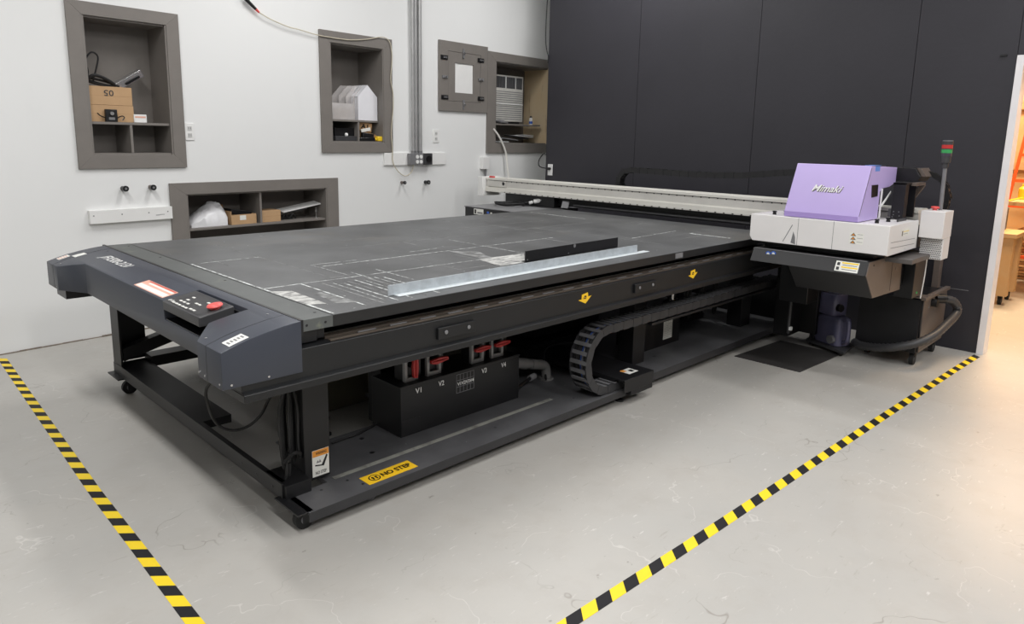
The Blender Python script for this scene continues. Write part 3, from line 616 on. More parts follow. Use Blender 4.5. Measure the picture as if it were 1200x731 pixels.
obj('stopper', MB(mgrey).obox((5.16, 4.42, .885), (.015, .07, .07), Euler((0, .5, .3)).to_matrix()), P, bev=.001)
# chain behind the beam
p2 = [Vector((5.50, 4.00, 1.05)), Vector((5.5, 4.04, 1.10)), Vector((5.5, 4.035, 1.16)), Vector((5.5, 3.99, 1.215)), Vector((5.5, 3.90, 1.235)), Vector((5.5, 3.6, 1.232)), Vector((5.5, 3.32, 1.225)), Vector((5.5, 3.05, 1.228)), Vector((5.5, 2.79, 1.24)), Vector((5.5, 2.5, 1.272)), Vector((5.5, 2.1, 1.31)), Vector((5.5, 1.6, 1.33))]
obj('cable_chain', chain_mb([Vector((0, v.y, v.z)) for v in p2], PX, 5.46, 5.54, .05, .042, frame_m), P, smooth=0, label='dark cable chain sagging behind the beam')
p3 = [Vector((0, y, z)) for y, z in ((1.42, 1.335), (1.365, 1.322), (1.315, 1.296), (1.275, 1.247), (1.255, 1.185), (1.258, 1.13), (1.28, 1.06))]
obj('cable_chain', chain_mb(p3, PX, 5.27, 5.32, .032, .034, frame_m), P, smooth=0, label='short cable chain behind the light tower')
# carriage
CX = 4.40
ca = MB(carr_m)
y0, y1, zb0, zt0 = 1.316, 2.163, .873, 1.045
ca.prism([(y0, zb0), (y1-.02, zb0), (y1, zb0+.03), (y1, zt0), (y0, zt0)], 'x', CX, CX+.012)
ca.box(CX+.012, 4.95, y0, y0+.012, zb0-.004, zt0); ca.box(CX+.012, 4.95, y1-.012, y1, zb0+.03, zt0)
ca.box(CX+.012, 4.95, y0+.012, y1-.012, zt0-.02, zt0-.004); ca.box(CX+.012, CX+.03, y0+.012, y1-.012, zt0-.01, zt0)
cao = obj('carriage', ca, P, bev=.002)
obj('carriage_base', MB(dblack).box(CX+.03, 5.12, y0+.02, y1-.015, .858, 1.0), P)
for yy in (1.846, 1.63): obj('joint_line', MB(mgrey).box(CX-.0006, CX, yy-.0012, yy+.0012, zb0, zt0), cao, smooth=0)
for p_, q_ in (((4.45, .944), (4.90, .932)), ((4.45, .911), (4.90, .899))): obj('groove', MB(mgrey).hexa([(p_[0], y0-.0006, p_[1]), (q_[0], y0-.0006, q_[1]), (q_[0], y0, q_[1]), (p_[0], y0, p_[1]), (p_[0], y0-.0006, p_[1]+.003), (q_[0], y0-.0006, q_[1]+.003), (q_[0], y0, q_[1]+.003), (p_[0], y0, p_[1]+.003)]), cao, smooth=0)
g = GX(929, 271, CX)
obj('scuff', MB(mgrey).prism([(g.y+.008, zb0+.012), (g.y-.022, zb0+.004), (g.y-.018, zb0+.05), (g.y-.004, zb0+.085)], 'x', CX, CX-.0006), cao, smooth=0)
a = GX(928.5, 263, CX); b = GX(917, 283, CX); obj('scuff', MB(mgrey).prism([(a.y, a.z), (a.y-.003, a.z-.004), (b.y-.003, b.z), (b.y, b.z+.003)], 'x', CX, CX-.0006), cao, smooth=0)
a = GX(996, 272, CX); b = GX(1011, 287, CX)
wl = MB(whitel).box(CX-.0008, CX, b.y, a.y, b.z, a.z)
for k in range(3):
    zc = a.z-.012-.0225*k; yc = a.y-.022; wl.prism([(yc+.016, zc-.008), (yc-.016, zc-.008), (yc, zc+.011)], 'x', CX-.0014, CX-.0008, brownp); wl.prism([(yc+.008, zc-.005), (yc-.008, zc-.005), (yc, zc+.006)], 'x', CX-.0018, CX-.0014, orange)
    wl.box(CX-.0014, CX-.0008, b.y+.004, yc-.022, zc+.002, zc+.004, mgrey)
obj('triangle_sticker', wl, cao, smooth=0, label='white sticker with three warning triangles')
obj('side_sticker', MB(whitel).box(4.62, 4.77, y0-.0006, y0, .965, 1.012).box(4.63, 4.65, y0-.001, y0-.0006, .97, 1.0, brownp).box(4.66, 4.76, y0-.001, y0-.0006, .992, .996, tapey).box(4.66, 4.74, y0-.001, y0-.0006, .978, .981, mgrey), cao, smooth=0)
for x, y in ((4.52, 2.06), (4.60, 2.02), (4.56, 1.44), (4.70, 1.42)): obj('knob', MB(dblack).lathe([(.012, 0), (.012, .012), (.006, .014), (.014, .016), (.014, .024)], (x, y, zt0-.004), 14), P, smooth=40)
obj('handle_bar', MB(dgrey).box(4.74, 4.90, 1.375, 1.385, zt0-.004, zt0+.012), P)
boxobj('carriage_plate', (CX+.06, 5.1, 1.40, 2.10, .848, .858), frame_m, P)
# lilac head cover
sp = [(4.455, zt0), (4.452, 1.079), (4.59, 1.379), (5.07, 1.364), (5.07, 1.265), (4.96, 1.24), (4.83, 1.235), (4.79, 1.215), (4.79, zt0)]
hc = MB(purple).prism(sp, 'y', 1.513, 1.967)
hco = obj('head_cover', hc, P, bev=.004, label='sloping lilac cover over the print head')
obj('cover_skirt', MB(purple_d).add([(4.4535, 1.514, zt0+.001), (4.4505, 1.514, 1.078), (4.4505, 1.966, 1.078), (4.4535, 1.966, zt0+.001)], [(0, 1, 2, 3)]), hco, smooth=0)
sl = Vector((.138, 0, .300)).normalized(); c1 = GX(969.5, 221, 4.517); 
text('brand_lettering', 'Mimaki', .185, .046, (4.452+.138*((c1.z-1.079)/.3)-.004, c1.y, c1.z), NY, sl, whitep, hco, shear=.42, bold=.004, depth=.0024)
text('brand_lettering', 'Mimaki', .185, .046, (4.452+.138*((c1.z-1.079)/.3)-.0025, c1.y-.003, c1.z-.003), NY, sl, brownp, hco, shear=.42, bold=.004, depth=.0005)  # brown copy offset behind the letters as their painted shadow
obj('side_vent', MB(dblack).prism([(4.625, 1.262), (4.735, 1.262), (4.745, 1.19), (4.64, 1.186)], 'y', 1.5125, 1.510), hco, smooth=0)
obj('fold_line', MB(purple_d).hexa([(4.462, 1.5122, 1.08), (4.468, 1.5122, 1.08), (4.60, 1.5122, 1.365), (4.594, 1.5122, 1.365), (4.462, 1.513, 1.08), (4.468, 1.513, 1.08), (4.60, 1.513, 1.365), (4.594, 1.513, 1.365)], dgrey), hco, smooth=0)
obj('blue_tape', MB(mat('blue masking tape', (98, 140, 214), .6)).box(4.66, 4.74, 1.5115, 1.5125, 1.345, 1.376).box(4.64, 4.76, 1.5115, 1.57, 1.3795, 1.381), hco, smooth=0, label='scrap of blue masking tape')
obj('top_vent', MB(frame_m).hexa([(4.68, 1.56, 1.376), (5.0, 1.56, 1.366), (5.0, 1.90, 1.366), (4.68, 1.90, 1.376), (4.68, 1.56, 1.384), (5.0, 1.56, 1.374), (5.0, 1.90, 1.374), (4.68, 1.90, 1.384)]), hco, smooth=0)
# mechanics to the right of the head
hb = MB(frame_m).box(4.90, 4.965, 1.40, 1.472, 1.045, 1.272).box(4.90, 5.13, 1.395, 1.475, 1.262, 1.273).box(5.11, 5.13, 1.40, 1.472, 1.045, 1.262)
for yy, z in ((1.455, 1.09), (1.425, 1.09), (1.455, 1.07), (1.42, 1.065), (1.46, 1.055)): hb.cyl((4.90, yy, z), (4.898, yy, z), .004, 8, mgrey)
obj('motor_housing', hb, P, bev=.002)
am = MB(frame_m).prism([(1.55, 1.362), (1.42, 1.360), (1.385, 1.305), (1.40, 1.275), (1.55, 1.272)], 'x', 5.12, 5.34)
am.prism([(1.42, 1.360), (1.395, 1.362), (1.36, 1.308), (1.385, 1.305)], 'x', 5.15, 5.32, brownp)
obj('chain_arm', am, P, bev=.002)
st_ = MB(brownp); st_.prism([(1.385, 1.27), (1.365, 1.25), (1.455, 1.10), (1.48, 1.10)], 'x', 5.16, 5.19); st_.box(5.0, 5.2, 1.37, 1.40, 1.252, 1.272)
obj('arm_strut', st_, P, bev=.001)
ws_ = MB(whitep); ws_.box(4.80, 4.81, 1.503, 1.512, 1.05, 1.235); ws_.prism([(4.81, 1.12), (4.81, 1.135), (4.96, 1.215), (4.96, 1.20)], 'y', 1.50, 1.506)
obj('inner_strut', ws_, P, bev=.001)
boxobj('bearing_block', (4.97, 5.10, 1.476, 1.51, 1.05, 1.10), mgrey, P)
# control box, light tower
kb = MB(carr_m).box(4.95, 5.145, 1.178, 1.312, .937, 1.107).box(5.0, 5.145, 1.18, 1.31, .80, .937)
kbo = obj('control_box', kb, P, bev=.004, label='off white control box on the near beam end')
gr = MB(frame_m)
for i in range(12):
    for j in range(11):
        y = 1.19+i*.0100+(.005 if j % 2 else 0); z = .808+j*.0118
        gr.box(4.9985, 5.0, y-.0028, y+.0028, z-.003, z+.003)
obj('grille', gr, kbo, smooth=0)
obj('stop_button', MB(redl).lathe([(.013, 0), (.013, .01), (.024, .011), (.024, .020), (.018, .024)], (5.05, 1.262, 1.107), 20), kbo, smooth=45, label='red stop button')
tw = GX(1107, 243, 5.08)
tp = MB(mgrey).cyl((5.08, 1.238, 1.107), (5.085, 1.243, 1.372), .0115, 14)
lt = obj('light_tower', tp, P, smooth=40)
z = 1.368
for nm, m_, h_, r_ in (('tower_base', dgrey, .035, .020), ('tower_segment', dgrey, .04, .030), ('tower_segment', mat('dark lens', (70, 62, 76), .3), .020, .032), ('tower_segment', green, .022, .033), ('tower_segment', dgrey, .006, .034), ('tower_segment', red, .022, .033), ('tower_segment', dgrey, .022, .033), ('tower_cap', mgrey, .006, .031)):
    obj(nm, MB(m_).cyl((5.087, 1.246, z), (5.087, 1.246, z+h_), r_*.93, 20), lt, smooth=40); z += h_
obj('tower_stripe', MB(whitep).cyl((5.087, 1.246, 1.485), (5.087, 1.246, 1.488), .0315, 20), lt)
# support post, shelf, maintenance station
obj('support_post', MB(brownp).box(5.925, 5.995, 1.40, 1.443, .0, .90).box(5.146, 5.995, 1.40, 1.443, .86, .90), P, bev=.002)
obj('thin_cable', MB(whitep).tube([(5.05, 1.272, .80), (5.055, 1.275, .68), (5.06, 1.285, .53)], .0035, 6), P)
obj('side_shelf', MB(mat('grey shelf enamel', (92, 88, 86), .45)).box(4.645, 5.13, 1.246, 1.44, .803, .832), P, bev=.002)
boxobj('side_shelf_support', (4.85, 5.09, 1.41, 1.60, .60, .80), dblack, P)
boxobj('inner_column', (5.10, 5.34, 1.345, 1.46, .51, .80), dblack, P)
obj('green_lamp', MB(green).lathe([(.008, 0), (.007, .004), (.003, .006)], (5.0, 1.296, .575), 12, M3=Matrix.Rotation(R(90), 3, 'X')), P)
ms = MB(frame_m)
ms.prism([(4.375, .828), (4.335, .748), (4.36, .745), (5.0, .745), (5.0, .828)], 'y', 1.40, 2.115)
ms.prism([(4.335, .750), (4.485, .594), (5.0, .578), (5.0, .750)], 'y', 1.40, 1.86)
mso = obj('maintenance_station', ms, P, bev=.002)
obj('station_side', MB(brownp).prism([(4.378, .826), (4.338, .748), (4.488, .596), (4.998, .58), (4.975, .826)], 'y', 1.395, 1.399).box(4.79, 4.793, 1.3935, 1.395, .60, .82, frame_m).cyl((4.87, 1.395, .735), (4.87, 1.392, .735), .008, 12, chrome).cyl((4.45, 1.395, .80), (4.45, 1.393, .80), .006, 10, dblack), mso, smooth=30)  # brown side sheet holds the warm light from the doorway
obj('station_edge', MB(mgrey).box(4.372, 4.39, 1.41, 2.112, .828, .831), mso, smooth=0)
obj('station_plate', MB(dblack).box(4.5, 5.1, 1.42, 2.10, .831, .85), mso)
def stface(y, z): return 4.375-(.828-z)*.5
a = GX(980, 304.7, 4.36); b = GX(1006, 320, 4.36)
sl2 = MB(whitel); 
def sq(y0, y1, z0, z1, m, e): sl2.add([(stface(0, z0)-e, y0, z0), (stface(0, z1)-e, y0, z1), (stface(0, z1)-e, y1, z1), (stface(0, z0)-e, y1, z0)], [(0, 1, 2, 3)], m)
sq(b.y, a.y, .758, .815, whitel, .001)
sq(b.y+.004, a.y-.035, .803, .811, tapey, .0015); sq(b.y+.004, a.y-.035, .779, .787, tapey, .0015); sq(b.y+.01, a.y-.04, .793, .797, mgrey, .0015); sq(b.y+.01, a.y-.04, .768, .772, mgrey, .0015)
sq(a.y-.025, a.y-.008, .79, .808, dblack, .0015); sq(a.y-.025, a.y-.008, .764, .782, dblack, .0015)
obj('caution_sticker', sl2, mso, smooth=0, label='white and yellow caution sticker')
for px_ in (900, 906):
    a = GX(px_, 297.3, 4.36); sl2 = MB(blue); z = a.z
    obj('blue_dot', MB(blue).lathe([(.017, 0), (.017, .001)], (stface(0, z), a.y, z), 20, M3=Matrix.Rotation(R(-90), 3, 'Y')).lathe([(.009, .001), (.009, .0016)], (stface(0, z), a.y, z), 14, m=whitel, M3=Matrix.Rotation(R(-90), 3, 'Y')), mso, smooth=0)
boxobj('station_column', (5.05, 5.25, 2.12, 2.24, .10, .60), dblack, P)
boxobj('station_column', (4.78, 4.96, 1.90, 2.10, .42, .75), dblack, P)
obj('station_rod', MB(dgrey).cyl((4.95, 2.08, .15), (4.95, 2.08, .74), .012, 10).cyl((5.02, 2.11, .15), (5.02, 2.11, .74), .010, 10), P)
obj('foot_tag', MB(whitep).box(4.94, 4.96, 2.055, 2.085, .175, .20), P)

# ================================================================== things on and around the printer
u = Vector((1, .0185, 0)).normalized(); v = Vector((-.0185, 1, 0)); 
am = MB(galvL)
A = Vector((1.668, 2.374, ZT+.001)); B = Vector((3.475, 2.405, ZT+.001))
d_ = (B-A).normalized(); n_ = Vector((-d_.y, d_.x, 0)); L_ = (B-A).length
def bar(mb, o, l, y0, y1, z0, z1, m=None):
    p = [o+d_*a_+n_*b_ for a_, b_ in ((0, y0), (l, y0), (l, y1), (0, y1))]
    return mb.hexa([q+PZ*z0 for q in p]+[q+PZ*z1 for q in p], m)
bar(am, A+d_*.025, L_+.045, -.042, .0, 0, .003, galvL); bar(am, A, L_, 0.0, .003, 0, .044, galv)
obj('angle_bar', am, None, 'long bright galvanised steel angle bar lying along the near edge of the printer bed', 'metal bar', bev=.0005)
A2 = Vector((2.700, 2.579, ZT+.001)); B2 = Vector((3.545, 2.600, ZT+.001)); d_ = (B2-A2).normalized(); n_ = Vector((-d_.y, d_.x, 0))
bb = MB(frame_m); bar(bb, A2, (B2-A2).length, 0, .006, 0, .060); bar(bb, A2, (B2-A2).length, 0, .03, 0, .004)
mid = A2+d_*.415+PZ*.050
bb.cyl(mid-n_*.001, mid-n_*.0022, .011, 16, mgrey)
for t in (.012, .36): bb.cyl(A2+d_*t-n_*.001+PZ*.012, A2+d_*t-n_*.002+PZ*.012, .004, 10, mgrey)
obj('straightedge_bar', bb, None, 'black metal angle standing on the bed behind the bright bar', 'metal bar', bev=.0008)
obj('ink_pad', MB(mgrey).box(3.64, 3.72, 2.243, 2.246, .815, .845), P, smooth=0)

cc = MB(rubber)
for k in range(2):
    pts = [(5.02+(.13+.008*k)*math.cos(t), 5.04+(.15+.006*k)*math.sin(t), .853+.012*k+.004*math.sin(3*t+k)) for t in [2*math.pi*i/20 for i in range(21)]]
    cc.tube(pts, .0075, 7, sub=1)
cc.tube([(5.12, 4.92, .87), (5.17, 4.86, .885), (5.20, 4.82, .89)], .008, 7)
tcc = thing('coiled_cable', (5.02, 5.04, .836), 'coiled black cable with white plug on the cabinet under the far beam end', 'cable')
obj('cord', cc, tcc); obj('plug', MB(whitep).cyl((5.18, 4.85, .885), (5.22, 4.79, .90), .022, 14).cyl((5.22, 4.79, .90), (5.235, 4.77, .905), .028, 14, chrome).cyl((5.14, 4.88, .87), (5.17, 4.86, .88), .016, 12), tcc, smooth=40, label='white plug')

mt = [(4.582, 1.822), (5.212, 1.792), (5.232, 2.252), (4.582, 2.296)]
obj('floor_mat', MB(matm).prism(mt, 'z', 0, .005), None, 'thin dark rubber mat lying on the floor under the print head', 'mat', bev=.001)

# floor tape
def tape(name, pts, w, label, seed):
    mb = MB(tapey, tapek); P_ = [Vector((*p, 0)) for p in pts]; S = [0]
    for a, b in zip(P_, P_[1:]): S.append(S[-1]+(b-a).length)
    def at(s):
        for i in range(len(P_)-1):
            if S[i+1] >= s or i == len(P_)-2:
                t = (s-S[i])/(S[i+1]-S[i]); d = (P_[i+1]-P_[i]).normalized(); return P_[i].lerp(P_[i+1], t), Vector((-d.y, d.x, 0))
    pitch = .0722; n = int((S[-1]-w)/pitch)
    for k in range(n):
        s0, s1 = k*pitch+w/2+seed*0, (k+1)*pitch+w/2
        def e(s, side):      # slanted boundaries
            p, nn = at(s+side*w/2*.85); return p+nn*side*w/2
        q = [e(s0, -1), e(s1, -1), e(s1, 1), e(s0, 1)]
        mb.hexa([Vector((p.x, p.y, .0002)) for p in q]+[Vector((p.x, p.y, .0012)) for p in q], mb.mats[k % 2])
    return obj(name, mb, None, label, 'floor tape', 'yellow and black hazard tape on the floor', smooth=0)
tape('hazard_tape', [(.30, 1.296), (1.02, 1.283), (1.553, 1.2675), (2.223, 1.2385), (3.2, 1.205), (4.095, 1.172), (5.35, 1.125), (6.01, 1.095)], .048, 'yellow and black striped tape running along the printer to the white door trim', 0)
tape('hazard_tape', [(.706, 1.0), (.716, 2.088), (.727, 2.63), (.736, 3.18), (.762, 3.905), (.79, 4.7), (.822, 5.57), (.825, 5.65)], .046, 'yellow and black striped tape across the floor past the slate end cover', 1)

# cart with hose at the right, jugs on a stand
ct = thing('chiller_cabinet', (5.6, 1.55, 0), 'low black cabinet on casters with ribbed hose, below the white control box', 'cabinet')
obj('cabinet_body', MB(dblack).box(5.335, 5.90, 1.332, 1.735, .095, .47), ct, bev=.004)
obj('side_panel', MB(brownp).box(5.337, 5.898, 1.327, 1.332, .097, .468).box(5.35, 5.89, 1.3262, 1.327, .115, .118, frame_m).cyl((5.46, 1.327, .40), (5.46, 1.325, .40), .007, 12, chrome), ct, label='side panel with warm light painted brown')  # panel brown is warm doorway light put into the colour
obj('top_rim', MB(brownp).box(5.30, 5.90, 1.31, 1.34, .470, .492).box(5.30, 5.42, 1.34, 1.42, .480, .492), ct, bev=.002)
cl = MB(mat('black sheeting', (16, 16, 20), .55, bump=.4, bscale=6, var=.2))
cl.hexa([(5.300, 1.34, .10), (5.334, 1.34, .10), (5.334, 1.735, .10), (5.300, 1.735, .10), (5.322, 1.34, .468), (5.334, 1.34, .468), (5.334, 1.735, .468), (5.322, 1.735, .468)])
obj('front_sheet', cl, ct, smooth=0, label='black sheeting over the front')
for x, y in ((5.36, 1.365), (5.82, 1.365), (5.42, 1.68), (5.80, 1.68)): caster(x, y, ct, .041)
hp = [(5.64, 1.29, .44), (5.70, 1.24, .425), (5.74, 1.215, .37), (5.70, 1.215, .325), (5.55, 1.225, .285), (5.38, 1.25, .235), (5.25, 1.32, .185), (5.20, 1.45, .135), (5.21, 1.58, .105), (5.235, 1.68, .095), (5.27, 1.73, .10)]
hs = obj('ribbed_hose', MB(dgrey).tube(hp, .030, 12, sub=9, ribs=.86), ct, smooth=60, label='dark grey ribbed hose curving across the front')
obj('hose_clamp', MB(dblack).cyl((5.60, 1.33, .44), (5.66, 1.28, .44), .034, 14).cyl((5.52, 1.327, .425), (5.52, 1.29, .425), .028, 14), ct, smooth=40)

stc = thing('jug_stand', (5.27, 1.90, 0), 'low tilted black stand with a post, behind the floor mat, carrying the jugs', 'stand')
q = [GZ(944.2, 396.8, .05), GZ(989.2, 412.7, .05), GZ(1001.8, 403.5, .05)]; q.append(q[0]+(q[2]-q[1]))
sb = MB(frame_m).hexa([(p.x, p.y, .032) for p in q]+[(p.x, p.y, .05) for p in q]); sb.mats[0] = dgrey; obj('base_plate', sb, stc, bev=.002)
dd = (q[1]-q[0]).normalized(); ee = (q[3]-q[0]).normalized()
pb = q[0]+dd*.02+ee*.02; obj('post', MB(dgrey).hexa([(pb+dd*a_+ee*b_)+PZ*0 for a_, b_ in ((0, 0), (.02, 0), (.02, .04), (0, .04))]+[(pb+dd*(a_+.03)+ee*b_)+PZ*.44 for a_, b_ in ((0, 0), (.02, 0), (.02, .04), (0, .04))]), stc, bev=.001)
for k, (a_, b_) in enumerate(((.04, .05), (.31, .05), (.31, .15), (.04, .15))): c3 = q[0]+dd*a_+ee*b_; obj('foot', MB(rubber).lathe([(.016, 0), (.016, .032)], (c3.x, c3.y, 0), 12), stc)
def jug(cx, cy, z0, w, dpt, h, rz, label, shoulder=True):
    t = thing('plastic_jug', (cx, cy, z0), label, 'jug', 'smoky plastic waste jugs'); M3 = Matrix.Rotation(rz, 3, 'Z')
    mb = MB(jugm); prof = [(0, .90), (.02, 1), (.80, 1), (.93, .92), (1.0, .62)] if shoulder else [(0, .95), (.03, 1), (.95, 1), (1.0, .94)]
    rings = []
    for zf_, s_ in prof:
        ring = []
        for k in range(24):
            tt = 2*math.pi*k/24; cxx = math.copysign(abs(math.cos(tt))**.35, math.cos(tt)); sy = math.copysign(abs(math.sin(tt))**.35, math.sin(tt))
            ring.append(Vector((cx, cy, z0))+M3 @ Vector((cxx*w/2*s_, sy*dpt/2*s_, zf_*h)))
        rings.append(ring)
    vs = [p for r_ in rings for p in r_]; fs = [tuple(range(24))[::-1], tuple(range(len(vs)-24, len(vs)))]
    for i in range(len(rings)-1):
        for k in range(24): fs.append((i*24+k, i*24+(k+1) % 24, (i+1)*24+(k+1) % 24, (i+1)*24+k))
    mb.add(vs, fs); obj('jug_body', mb, t, smooth=50)
    return t, M3
rzj = math.atan2(dd.y, dd.x)
c3 = q[0]+dd*.20+ee*.13
t, M3 = jug(c3.x, c3.y, .05, .23, .15, .215, rzj, 'lower smoky jug with a looped handle standing on the low black stand')
O_ = Vector((c3.x, c3.y, .05))
hd = MB(jugm).tube([O_+M3 @ Vector(p) for p in ((.10, -.02, .20), (.15, -.03, .205), (.165, -.03, .17), (.160, -.03, .06), (.11, -.02, .03))], .013, 10); obj('jug_handle', hd, t, smooth=60)
obj('jug_cap', MB(mgrey).cyl(O_+M3 @ Vector((.07, -.074, .05)), O_+M3 @ Vector((.07, -.10, .05)), .03, 18), t, smooth=40, label='grey cap')
c4 = q[0]+dd*.16+ee*.13
t, M3 = jug(c4.x, c4.y, .266, .20, .14, .16, rzj, 'upper smoky jug resting on the lower one beneath the print head', False)
obj('jug_cap', MB(dblack).cyl(Vector((c4.x, c4.y, .30))+M3 @ Vector((.10, -.03, .03)), Vector((c4.x, c4.y, .30))+M3 @ Vector((.125, -.03, .03)), .028, 16), t, smooth=40)

# ================================================================== WHITE WALL: recesses
def wobj(name, mb, parent=None, **k): return obj(name, mb, parent, frame=WM, **k)
def wthing(name, u, v, z, label, cat, group=None): return thing(name, WM @ Vector((u, v, z)), label, cat, group)
NG = 'grey framed recesses in the white wall'
def niche(inner, outer, depth, label, shelf=None, divs=(), side=None):
    i0, i1, j0, j1 = inner; o0, o1, p0, p1 = outer
    t = wthing('wall_niche', (i0+i1)/2, depth/2, j0, label, 'wall niche', NG)
    # mitred face frame
    def piece(q, nm): m_ = MB(niche_m); m_.add([(u_, -.02, z_) for u_, z_ in q]+[(u_, -.0005, z_) for u_, z_ in q], [(0, 1, 2, 3), (7, 6, 5, 4), (0, 4, 5, 1), (1, 5, 6, 2), (2, 6, 7, 3), (3, 7, 4, 0)]); wobj('face_frame', m_, t, bev=.0015)
    piece([(o0, p0), (o1, p0), (i1, j0), (i0, j0)], 'b'); piece([(i0, j1), (i1, j1), (o1, p1), (o0, p1)], 't')
    piece([(o0, p0), (i0, j0), (i0, j1), (o0, p1)], 'l'); piece([(i1, j0), (o1, p0), (o1, p1), (i1, j1)], 'r')
    lin = MB(niche_m); w = .012; v1 = depth
    lin.box(i0+.0005, i0+w, -.015, v1, j0, j1); lin.box(i0+w, i1-w, .0, v1, j0+.0005, j0+w); lin.box(i0+w, i1-w, 0, v1, j1-w, j1-.0005)
    if side: wobj('side_panel', MB(side).box(i1-w, i1-.0005, -.01, v1, j0, j1), t, label='bare plywood side')
    else: lin.box(i1-w, i1-.0005, -.015, v1, j0, j1)
    wobj('lining', lin, t, smooth=0); wobj('back_panel', MB(niche_m).box(i0+w, i1-w, v1-.012, v1, j0+w, j1-w), t, smooth=0)
    if shelf:
        for (a, b, zt_, vf) in shelf: wobj('shelf', MB(niche_m).box(a, b, vf, v1-.013, zt_-.018, zt_), t, bev=.001)
    for (uu, za, zb) in divs: wobj('divider', MB(niche_m).box(uu-.009, uu+.009, .002, v1-.013, za, zb), t, bev=.001)
    return t
niche(holes[0], (.411, 1.170, 1.233, 2.375), .30, 'tall grey framed niche nearest the left edge, holding stacked cardboard boxes', [(.520, 1.063, 1.565, .0)], [(.785, 1.344, 1.546)])
niche(holes[1], (2.408, 3.227, 1.343, 2.422), .38, 'grey framed niche left of the metal conduits, holding a white house model', [(2.528, 2.90, 1.647, .0), (2.90, 3.107, 1.647, .06)], [(2.83, 1.451, 1.628)])
niche(holes[2], (4.587, 5.82, 1.332, 2.456), .38, 'grey framed niche with bare plywood side beside the black wall', [(4.738, 5.60, 1.672, .03)], side=plywood)
niche(holes[3], (1.025, 2.568, .32, 1.112), .36, 'long low grey framed niche behind the printer bed', [(1.163, 2.432, .745, .0)], [(1.79, .746, 1.007)])

# access panel
ap = wthing('access_panel', 4.21, 0, 1.78, 'grey access panel with toggle latches and a small white window', 'access panel')
af = MB(niche_m); holed(af, 3.85, 4.580, 1.778, 2.494, -.025, -.001, [(3.975, 4.468, 1.882, 2.394)]); wobj('frame', af, ap, bev=.0015)
ad = MB(niche_m); holed(ad, 3.978, 4.465, 1.885, 2.391, -.022, -.001, [(4.078, 4.355, 1.975, 2.283)]); ado = wobj('door', ad, ap, bev=.001)
wobj('window_pane', MB(whitep).box(4.075, 4.358, -.010, -.002, 1.972, 2.286), ado, smooth=0, label='white pane')
for x, y in ((586, 230), (733, 243), (588, 390), (733, 397)):
    g = GW(*Z2(x, y), -.03); l_ = MB(dblack).box(g.x-.05, g.x+.045, -.034, -.025, g.z-.022, g.z+.022); l_.box(g.x-.02, g.x+.03, -.042, -.034, g.z-.008, g.z+.010, chrome); wobj('latch', l_, ap, bev=.001)
for x, y, v_ in ((588, 308, 0), (733, 320, 0), (663, 215, 1), (663, 420, 1)):
    g = GW(*Z2(x, y), -.03); l_ = MB(mgrey)
    if v_: l_.box(g.x-.012, g.x+.012, -.035, -.025, g.z-.05, g.z+.05).cyl((g.x, -.035, g.z), (g.x, -.05, g.z), .012, 12, chrome)
    else: l_.box(g.x-.04, g.x+.04, -.035, -.025, g.z-.014, g.z+.014).cyl((g.x, -.035, g.z), (g.x, -.05, g.z), .012, 12, chrome)
    wobj('latch', l_, ap, bev=.001)
# conduits
for uu, r_, lb_ in ((3.478, .016, 'leftmost of the three steel conduits running up the white wall'), (3.520, .013, 'middle one of the three steel conduits running up the white wall'), (3.572, .020, 'rightmost and thickest of the three steel conduits on the white wall')):
    t = wthing('steel_conduit', uu, -.03, 1.33, lb_, 'conduit', 'steel conduits on the white wall')
    wobj('pipe', MB(mat('conduit steel', (176, 176, 176), .35, metal=.5)).cyl((uu, -.030, 1.335), (uu, -.030, CEIL), r_, 16), t, smooth=40)
    wobj('collar', MB(mgrey).cyl((uu, -.030, 1.33), (uu, -.030, 1.36), r_+.005, 16), t, smooth=40)
wobj('mounting_board', MB(whitep).box(3.119, 3.95, -.018, -.0005, 1.216, 1.339).box(3.119, 3.235, -.021, -.018, 1.22, 1.336), None, label='white painted board on the wall under the conduits', cat='board', bev=.002)
ob = wthing('outlet_box', 3.5, -.02, 1.215, 'grey metal box with four white sockets on the board under the conduits', 'electrical outlet')
wobj('box', MB(mgrey).box(3.41, 3.592, -.062, -.0185, 1.222, 1.335), ob, bev=.003)
for a_, b_ in ((3.505, 1.30), (3.555, 1.30), (3.505, 1.25), (3.555, 1.25)): wobj('socket', MB(whitep).cyl((a_, -.062, b_), (a_, -.068, b_), .019, 16), ob, smooth=40)
ob = wthing('socket_box', 3.655, -.02, 1.215, 'dark grey box with one round black socket beside the conduits', 'electrical outlet')
wobj('box', MB(dgrey).box(3.602, 3.716, -.062, -.0185, 1.218, 1.335), ob, bev=.003); wobj('socket', MB(dblack).cyl((3.662, -.062, 1.277), (3.662, -.072, 1.277), .034, 20), ob, smooth=40)
def outlet(u0, u1, z0, z1, label):
    t = wthing('wall_outlet', (u0+u1)/2, 0, z0, label, 'electrical outlet', 'white wall outlets'); wobj('plate', MB(whitep).box(u0, u1, -.007, -.0005, z0, z1), t, bev=.003)
    for z in (z0+(z1-z0)*.3, z0+(z1-z0)*.7):
        s_ = MB(mat('socket face', (200, 200, 198), .4)).box((u0+u1)/2-.016, (u0+u1)/2+.016, -.010, -.007, z-.016, z+.016)
        s_.box((u0+u1)/2-.009, (u0+u1)/2-.006, -.0108, -.0098, z-.006, z+.008, dblack).box((u0+u1)/2+.006, (u0+u1)/2+.009, -.0108, -.0098, z-.006, z+.008, dblack); wobj('socket', s_, t, bev=.001)
outlet(1.175, 1.248, 1.440, 1.573, 'white wall outlet beside the niche with cardboard boxes'); outlet(3.772, 3.862, 1.444, 1.580, 'white wall outlet below the grey access panel')
